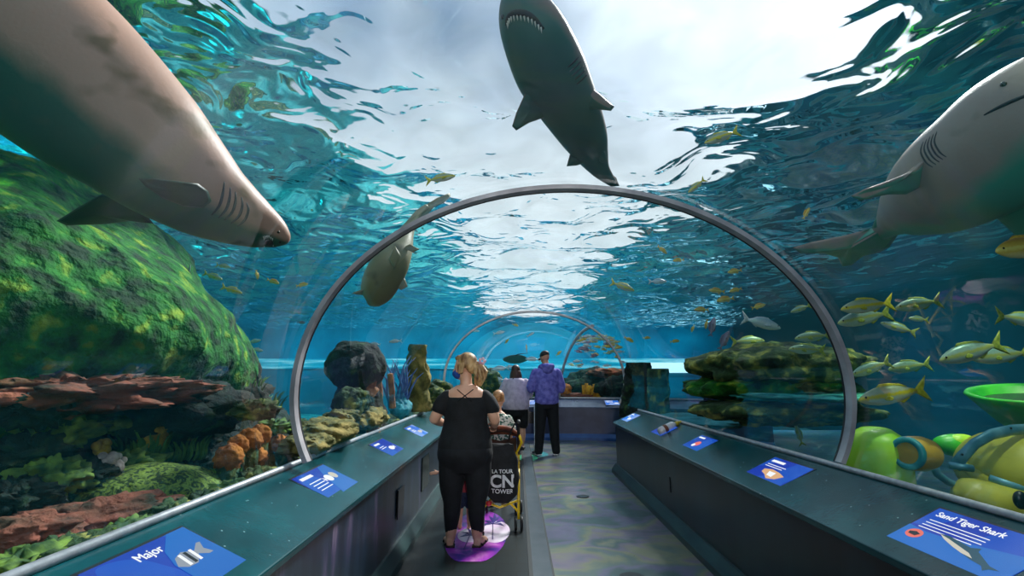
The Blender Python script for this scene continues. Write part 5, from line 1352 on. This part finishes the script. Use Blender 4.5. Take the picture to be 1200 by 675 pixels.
info_panel('R', pY('R', 813, 523), .40, .22, 'information screen with a coral red animal picture on the right ledge', None, d_cor, u=.52)
info_panel('R', pY('R', 772, 507), .42, .22, 'information screen under the white and yellow bottle on the right ledge', None, d_one, u=.52)
info_panel('R', pY('R', 734, 492), .42, .22, 'farthest information screen on the right ledge, at its end', None, d_one, u=.52, scr=SCR2)
yM = pY('L', 205, 668)
info_panel('L', yM, .46, .27, 'information screen nearest on the left ledge reading Major, cut by the bottom edge', None, d_major, u=.50)
info_panel('L', pY('L', 390, 568), .46, .25, 'information screen with two white fish on the left ledge', None, d_two, u=.50, scr=SCR)
info_panel('L', pY('L', 457, 526), .42, .22, 'information screen second past the steel ring on the left ledge', None, lambda p_: d_one(p_), u=.50, scr=SCR)
info_panel('L', pY('L', 492, 507), .42, .22, 'pale information screen on the left ledge beside the arm of the woman in black', None, lambda p_: d_one(p_, '#c9c4b4'), u=.50, scr=SCR2)
for px, lb in ((628, 'information screen on the end ledge beside the man in the hoodie'), (720, 'information screen on the end ledge at its right end')):
    X = (px - 605) / 600 * 11.6; yy = endc(X)
    A = Vector((X, yy - .035, ZI)); B = Vector((X, yy + .42, ZR - .01)); up = (B - A).normalized()
    info_panel('E', 0, .42, .24, lb, None, lambda p_: d_one(p_), frame=(A.lerp(B, .5) + Vector((0, 0, .003)), Vector((1, 0, 0)), up), scr=SCR2)
# the word on the nearest left screen
sc_ = [o for o in bpy.data.objects if o.name.startswith('info_panel') and 'reading Major' in o.get('label', '')][0]
scr_ = [c for c in sc_.children if c.name.startswith('screen')][0]
for c in list(scr_.children):
    if c.name.startswith('title_text'): bpy.data.objects.remove(c)
p_, tx, up = ledge_frame('L', yM, .5); nz_ = tx.cross(up).normalized(); nz_ = nz_ if nz_.z > 0 else -nz_
text_mesh('title_text', 'Major', .05, WHITE, scr_, frame_M(p_ + tx * -.06 + up * .075 + nz_ * .007, tx, up), bold=0)

# ================================================================== small things
p_, tx, up = ledge_frame('R', pY('R', 779, 507), .58)
c = p_ + Vector((0, 0, .035)); root = thing('bottle', c, 'small white bottle with a yellow cap lying on a screen of the right ledge', 'bottle')
ax = (Vector((.9, .25, .35))).normalized(); R = ax.to_track_quat('Z', 'Y').to_matrix()
MB().lathe([(.0, -.13), (.035, -.13), (.045, -.11), (.045, .05), (.03, .08), (.02, .09)], 20, c, R).build('bottle_body', pm('white_plastic', '#c9c4c4', '#f2f0f0', scale=12, rough=.2), root)
MB().lathe([(.0, .088), (.024, .088), (.024, .13), (.012, .135), (.010, .17), (.0, .175)], 16, c, R).build('cap', pm('yellow_plastic', '#d8b81c', '#f0d840', scale=12, rough=.3), root)
MB().lathe([(.0455, -.07), (.0465, -.07), (.0465, -.03), (.0455, -.03)], 20, c, R).build('label_band', pm('brown_band', '#6a3a24', '#8a5034', scale=12), root)
# hatches in the ledge fronts
tag(MB().box((IL - .012, pY('L', 452, 540) + .1, .30), (IL - .004 + .0, pY('L', 452, 540) + .32, .52)).build('wall_hatch', FRAME, origin=(IL, 4.4, .3), smooth=False), 'small dark hatch low in the left ledge front', 'hatch')
tag(MB().box((IL - .004 - .02, 5.35, .28), (IL - .010, 5.75, .60)).build('wall_hatch', pm('dark_mirror', '#0b1512', '#1c2c24', scale=4, rough=.15), origin=(IL, 5.5, .3), smooth=False), 'glossy dark square hatch in the left ledge front by the toddler hand', 'hatch')
X_ = (625 - 605) / 600 * 11.3
tag(MB().box((X_ - .16, endc(X_) - .012, .36), (X_ + .12, endc(X_) + .0, .62)).build('wall_hatch', FRAME, origin=(X_, endc(X_), .4), smooth=False), 'black square hatch in the end ledge between the two standing visitors', 'hatch')
tag(MB().box((IR + .012, 5.25, .30), (IR + .03, 5.31, .44)).build('key_slot', FRAME, origin=(IR, 5.3, .3), smooth=False), 'small dark slot in the right ledge front', 'slot')
# floor grates
def grate(px, py, r, lb):
    c = at(px, py, Z=.0); root = thing('floor_grate', c, lb, 'grate')
    MB().lathe([(r * .86, .0), (r, .0), (r, .006), (r * .86, .006)], 32, c + Vector((0, 0, .001))).build('rim', FRAME, root, smooth=False)
    g = MB().lathe([(0, .001), (r * .87, .001), (r * .87, .003), (0, .003)], 32, c); g.build('plate', pm('grate_plate', '#141c1e', '#27302f', scale=60, rough=.5), root, smooth=False)
    g = MB()
    for i in range(-4, 5):
        w_ = sqrt(max(0, 1 - (i / 5) ** 2)) * r * .85; g.box((c.x - w_, c.y + i * r * .19 - .004, .003), (c.x + w_, c.y + i * r * .19 + .004, .0065))
    g.build('bars', FRAME, root, smooth=False)
grate(683, 582, .075, 'round dark floor grate in the middle of the painted floor')
grate(741, 677, .09, 'round dark floor grate at the bottom edge of the picture')
# floor stickers
def sticker(pts, z, mat, name, root=None, lb=None, cat=None, h=.0015):
    g = MB().prism([(x, y, z) for x, y in pts], (0, 0, h))
    o = g.build(name, mat, root, origin=None if root else (pts[0][0], pts[0][1], z), smooth=False)
    if lb: tag(o, lb, cat)
    return o
cx, cy = -.36, 4.98
root = thing('floor_sticker', (cx, cy, 0), 'oval purple and pink floor sticker with palm trees under the woman in black', 'floor sticker')
PUR = pm('purple_print', '#3c1f8c', '#e79ad6', scale=3.2, rough=.35, c3='#a431b4', lo=.36, hi=.66, dist=.8, stretch=(1.2, 1, 1))
sticker([(cx + .275 * cos(a), cy + .78 * sin(a) if sin(a) > -.93 else cy - .725) for a in [2 * pi * i / 40 for i in range(40)]], .001, PUR, 'print', root)
WHP = pm('pale_print', '#e8c8e8', '#f6ecf6', scale=6, rough=.35); DKP = pm('indigo_print', '#2a1a6a', '#3a2c8a', scale=6, rough=.35)
sticker([(cx + .17 + .13 * cos(a), cy + .05 + .33 * sin(a)) for a in [2 * pi * i / 24 for i in range(24)]], .0026, WHP, 'pale_patch', root)
sticker([(cx - .05 + .12 * cos(a), cy - .05 + .22 * sin(a)) for a in [2 * pi * i / 24 for i in range(24)]], .0026, WHP, 'pale_patch', root)
def palm(x, y, s, flip=1):
    for k in range(7):
        a = pi / 2 + (k - 3) * .48; L_ = s * (.9 + .2 * (k % 2))
        e = (x + cos(a) * L_ * .35, y + sin(a) * L_ + (-.3 * s if abs(k - 3) > 1 else 0)); px_, py_ = -(e[1] - y), (e[0] - x); q = sqrt(px_ ** 2 + py_ ** 2) or 1
        m_ = ((x + e[0]) / 2 + .03 * s, (y + e[1]) / 2 + .12 * s)
        sticker([(x, y), (m_[0] + px_ / q * .045 * s, m_[1] + py_ / q * .1 * s), e, (m_[0] - px_ / q * .045 * s, m_[1] - py_ / q * .1 * s)], .0042 + .0002 * k, DKP, 'palm_leaf', root)
    sticker([(x - .012 * s, y), (x + .012 * s, y), (x - .04 * s * flip, y - 1.3 * s), (x - .07 * s * flip, y - 1.3 * s)], .0041, DKP, 'palm_trunk', root)
palm(cx - .06, cy - .08, .28); palm(cx + .13, cy + .28, .36, -1)
GRN = pm('green_print', '#1f9a6a', '#35c08a', scale=6, rough=.35); TEA = pm('teal_print', '#14808c', '#27a8b0', scale=6, rough=.35)
sticker([(.20 + .17 * cos(a), 9.35 + .42 * sin(a)) for a in [2 * pi * i / 24 for i in range(24)]], .001, GRN, 'floor_sticker', None, 'green floor sticker at the feet of the woman in grey', 'floor sticker')
sticker([(.46 + .12 * cos(a), 9.75 + .3 * sin(a)) for a in [2 * pi * i / 24 for i in range(24)]], .001, TEA, 'floor_sticker', None, 'teal floor sticker between the two standing visitors', 'floor sticker')

# ================================================================== stroller
SX0, SX1 = -.34, .02
for _ in (0,): SY = .36
root = thing('stroller', (-.16, 5.16, 0), 'yellow framed umbrella stroller with rust brown hood beside the woman in black', 'stroller')
YEL = pm('yellow_tube', '#d8b010', '#f0cc20', scale=10, rough=.3); RUST = cloth('rust_fabric', '#5a2a1a', '#8a4a2e', bump=.01); BR = pm('brown_fabric', '#2a1610', '#4a2a1c', scale=12, rough=.8)
WH = pm('tyre', '#0e0f10', '#1c1d1f', scale=20, rough=.6); HUB = pm('wheel_hub', '#5a5f64', '#8a8f94', scale=20, rough=.4)
for X in (SX0, SX1):
    MB().tube([(X, 5.10, .68), (X, 5.14, .62), (X, 5.38, .34), (X, 5.66, .10)], .013, n=10).build('side_tube', YEL, root)
    MB().tube([(X, 4.86, 1.00), (X, 4.96, .88), (X, 5.10, .68)], .014, n=10).build('handle_tube', WH, root)
    MB().tube([(X, 5.22, .54), (X, 5.12, .30), (X, 5.06, .10)], .013, n=10).build('rear_leg', YEL, root)
    MB().tube([(X, 4.86, 1.00), (X, 4.78, 1.01), (X, 4.74, .99)], .018, n=10).build('handle_grip', WH, root)
    for yy in (5.05, 5.69):
        for dx in (-.028, .028):
            r0 = .062
            w_ = MB().lathe([(r0 * .35, -.011), (r0 * .85, -.013), (r0, -.006), (r0, .006), (r0 * .85, .013), (r0 * .35, .011)], 24, (X + dx, yy, r0 + .002), Matrix.Rotation(pi / 2, 3, 'Y')).build('wheel', WH, root)
            MB().lathe([(0, -.014), (r0 * .45, -.014), (r0 * .45, .014), (0, .014)], 16, (X + dx, yy, r0 + .002), Matrix.Rotation(pi / 2, 3, 'Y')).build('wheel_hub', HUB, w_)
MB().tube([(SX0, 5.1, .26), (-.16, 5.16, .18), (SX1, 5.1, .26)], .010, n=8).build('cross_bar', YEL, root)
MB().tube([(SX0, 5.08, .16), (-.16, 5.22, .34), (SX1, 5.26, .5)], .010, n=8).build('cross_bar', YEL, root)
MB().tube([(SX1, 5.08, .16), (-.16, 5.22, .30), (SX0, 5.26, .5)], .010, n=8).build('cross_bar', YEL, root)
MB().ell((-.26, 5.08, .235), (.03, .025, .025), 12, 8).build('fold_catch', pm('red_plastic', '#9a1c24', '#c02c34', scale=8, rough=.4), root)['label'] = 'red plastic fold catch'
g = MB()
for i in range(13):
    pass
rg = []
for i in range(11):
    t_ = i / 10; yy = 5.08 + .40 * t_; zz = .84 - .42 * t_ + (.0 if t_ < .7 else (t_ - .7) * .35)
    rg.append([(SX0 + .02, yy, zz), ((SX0 + SX1) / 2, yy + .03, zz - .04), (SX1 - .02, yy, zz), (SX1 - .02, yy + .01, zz - .012), ((SX0 + SX1) / 2, yy + .04, zz - .052), (SX0 + .02, yy + .01, zz - .012)])
MB().rings(rg).build('seat_fabric', BR, root)
# hood: three folded fabric bows
for k, (a0, m_) in enumerate(((.15, RUST), (.45, BR), (.75, RUST))):
    rg = []
    for i in range(19):
        a = pi * i / 18; X = (SX0 + SX1) / 2 + .20 * cos(a); zz = .80 + .12 * sin(a) * (1 - .25 * k)
        y0 = 5.02 + k * .07
        rg.append([(X, y0, zz + .015), (X, y0 + .05, zz + .03), (X, y0 + .09, zz + .0), (X, y0 + .05, zz - .012)])
    MB().rings(rg).build('hood_fold', m_, root)
g = MB(); g.tube([(SX1, 4.96, .88), (SX1 + .03, 4.99, .80), (SX1 - .02, 5.02, .70), (SX1, 5.1, .62)], .012, n=8); g.build('side_hinge', YEL, root)
# hanging black bag with the lettering
BAGM = cloth('black_bag', '#0b0c0e', '#1c1e21', bump=.012, bscale=7)
bag = thing('tote_bag', (-.155, 4.88, .55), 'black bag lettered LA TOUR CN TOWER hanging from the stroller handles', 'bag')
rg = []
for i in range(15):
    t_ = i / 14; z = .79 - .50 * t_; w_ = .105 + .055 * sin(pi * min(1, t_ * 1.02) * .9) ** .8 - (.05 * max(0, t_ - .85) / .15) + .006 * sin(z * 40); d_ = .035 + .045 * sin(pi * t_ * .9)
    rg.append([(-.135 + w_ * (abs(cos(a)) ** .6) * (1 if cos(a) > 0 else -1), 4.895 + d_ * sin(a) + .012 * sin(9 * z + 3 * cos(a)), z + (.02 * cos(a) ** 2 if i == 0 else 0) + .012 * sin(5 * cos(a)) * (1 - t_)) for a in [2 * pi * j / 32 for j in range(32)]])
bo = MB().rings(rg).build('bag_body', BAGM, bag)
MB().tube([(-.24, 4.88, .83), (-.25, 4.86, .92), (-.30, 4.84, .99)], .008, n=6).build('strap', BAGM, bag)
MB().tube([(-.07, 4.88, .83), (-.05, 4.86, .92), (-.01, 4.84, .99)], .008, n=6).build('strap', BAGM, bag)
INK = pm('white_print', '#d0d2d4', '#f2f2f2', scale=20, rough=.6)
for s_, sz, zz, bd in (('LA TOUR', .045, .556, .0008), ('CN', .150, .436, .0045), ('TOWER', .055, .380, .0008)):
    o = text_mesh('lettering', s_, sz, INK, bag, frame_M((-.128, 4.785, zz), (1, 0, 0), (0, 0, 1)), align='CENTER', bold=bd, ext=.002)
    md = None
    for v in o.data.vertices:   # wrap the print onto the bulge of the bag
        x = v.co.x + bag.location.x + .135; z = v.co.z + bag.location.z; t_ = (.79 - z) / .5
        d_ = .035 + .045 * sin(pi * t_ * .9); w_ = .115 + .045 * sin(pi * min(1, t_ * 1.1))
        c_ = min(1, abs(x / w_)) ** (1 / .6); yv = 4.895 - d_ * sqrt(max(0, 1 - c_ * c_)) + .012 * sin(9 * z + 3 * (c_ if x > 0 else -c_)) - .004
        v.co.y = yv - bag.location.y + (v.co.y - (4.785 - bag.location.y)) * 1.0

# ================================================================== yellow submersible and its gear outside the right glass
LIME = pm('lime_plastic', '#96dc1c', '#ccf040', scale=3, rough=.4); HULLM = pm('hull_yellow', '#a09c24', '#cfc840', scale=3, rough=.45, bump=.003); ORY = pm('ochre_paint', '#b08a1c', '#d0a832', scale=5, rough=.5)
BAND = pm('blue_grey_steel', '#3f7a90', '#6fa8b8', scale=8, rough=.4, metal=.2); GRB = pm('green_bowl', '#1c9a14', '#46d02a', scale=3, rough=.4); TEALR = pm('teal_rim', '#1c7a84', '#3aa8a8', scale=8, rough=.4)
Zs = 3.45
def P(px, py, z=Zs): return at(px, py, zc=z)
def axR(a, b): return (b - a).normalized().to_track_quat('Z', 'Y').to_matrix()
c = P(1032, 590, 3.25); up_ = (P(1025, 500, 3.25) - c).normalized(); k = 3.25 / 600
MBo = MB().lathe([(0, .0), (36 * k, .0), (35.5 * k, 20 * k), (34 * k, 45 * k), (31 * k, 66 * k), (26 * k, 79 * k), (17 * k, 86 * k), (7 * k, 88 * k), (0, 88 * k)], 36, c, axR(c, P(1026, 500, 3.25)))
root = thing('bucket_dome', c, 'lime green plastic dome standing on the reef floor just right of the first ring', 'dome')
MBo.build('shell', LIME, root)
MB().lathe([(36 * k, .0), (38 * k, .0), (38 * k, 3 * k), (36 * k, 3 * k)], 36, c, axR(c, P(1026, 500, 3.25))).build('rim', LIME, root)
root = thing('submersible', P(1175, 560), 'yellow toy like submersible with a blue grey band at the right edge', 'submersible')
k = Zs / 600
hc = P(1196, 552, 3.5)
MB().ell(hc, (62 * k, 62 * k, 48 * k), 36, 22).build('hull', HULLM, root)
g = MB()
bpts = [P(1118, 548, 3.3), P(1128, 535, 3.28), P(1142, 520, 3.28), P(1162, 509, 3.3), P(1185, 504, 3.35), P(1215, 502, 3.45)]
g.tube(bpts, [(6 * k, 3.5 * k)] * 6, n=12, up=(0, 0, 1)); g.build('steel_band', BAND, root)
g = MB().tube([P(1112, 545, 3.3), P(1140, 549, 3.25)], [(4 * k, 6 * k)] * 2, n=10); g.build('band_foot', BAND, root)
for i in range(5):
    q = bpts[1].lerp(bpts[4], i / 4); MB().ell(q + (EYE - q).normalized() * .035 + Vector((0, 0, .012)), .008, 8, 6).build('bolt', FRAME, root)
g = MB(); a_, b_ = P(1124, 577, 3.15), P(1232, 608, 3.05)
g.lathe([(0, 0), (9 * k, 2 * k), (16 * k, 8 * k), (19 * k, 18 * k), (20 * k, 60 * k), (20 * k, 112 * k)], 28, a_ + (a_ - b_).normalized() * .03, axR(a_, b_)); g.build('pontoon', HULLM, root)
MB().ell(P(1196, 586, 2.95), (7 * k, 5 * k, 9 * k), 14, 10).build('pontoon_port', FRAME, root)
g = MB().tube([P(1128, 545, 3.4), P(1150, 562, 3.35), P(1180, 580, 3.3)], [(5 * k, 3 * k), (7 * k, 4 * k), (7 * k, 4 * k)], n=10); g.build('keel_strut', HULLM, root)
g = MB().tube([P(1160, 560, 3.15), P(1190, 570, 3.1), P(1215, 580, 3.1)], [(3.5 * k, 3 * k)] * 3, n=10); g.build('side_rail', BAND, root)
g = MB().tube([P(1094, 545, 3.2), P(1099, 556, 3.2), P(1110, 564, 3.2), P(1128, 572, 3.18)], [4.5 * k, 4 * k, 4 * k, 4 * k], n=10); g.build('lamp_arm', BAND, root)
a_, b_ = P(1063, 531, 3.05), P(1113, 533, 3.3); R = axR(a_, b_)
lm_ = MB().lathe([(13 * k, 0), (16.5 * k, 2 * k), (17.5 * k, 12 * k), (18 * k, 26 * k), (16 * k, 40 * k), (11 * k, 50 * k), (5 * k, 55 * k), (0, 56 * k)], 32, a_, R).build('lamp_pot', ORY, root)
MB().lathe([(10 * k, 4 * k), (11 * k, -2 * k), (15 * k, -2.5 * k), (16.8 * k, 1.5 * k), (12 * k, 4 * k)], 32, a_, R).build('lamp_rim', TEALR, lm_)
MB().lathe([(0, 3 * k), (11.5 * k, 3 * k), (11.5 * k, 5 * k), (0, 5 * k)], 24, a_, R).build('lamp_lens', pm('dark_lens', '#061412', '#0e2a26', scale=8, rough=.1), lm_)
# dish and bowl
c = P(1122, 522, 3.9); k = 3.9 / 600; root = thing('green_dish', c, 'bright green dish tilted behind the ochre lamp', 'dish')
MB().ell(c, (28 * k, 14 * k, 13 * k), 28, 14, Matrix.Rotation(.06, 3, 'Y')).build('dish', GRB, root); MB().ell(c + Vector((.01, -.03, .03)), (17 * k, 9 * k, 9 * k), 24, 12).build('dish_dimple', LIME, root)
c = P(1212, 500, 4.5); k = 4.5 / 600; root = thing('green_bowl', c, 'bright green bowl with a dark inside at the right edge, above the submersible', 'bowl')
Rb = Matrix.Rotation(-.10, 3, 'Y') @ Matrix.Rotation(.12, 3, 'X')
MB().lathe([(0, -14 * k), (12 * k, -13 * k), (32 * k, 6 * k), (52 * k, 30 * k), (59 * k, 38 * k), (57 * k, 41 * k), (50 * k, 39 * k), (30 * k, 14 * k), (12 * k, -6 * k), (0, -8 * k)], 44, c, Rb).build('bowl_shell', GRB, root)
MB().lathe([(0, 28 * k), (45 * k, 30 * k), (45 * k, 31 * k), (0, 31 * k)], 36, c, Rb).build('dark_filling', FRAME, root)
MB().tube([c - Vector((0, 0, 12 * k)), c - Vector((0, 0, 60 * k))], .035, n=14).build('stand', GRB, root)
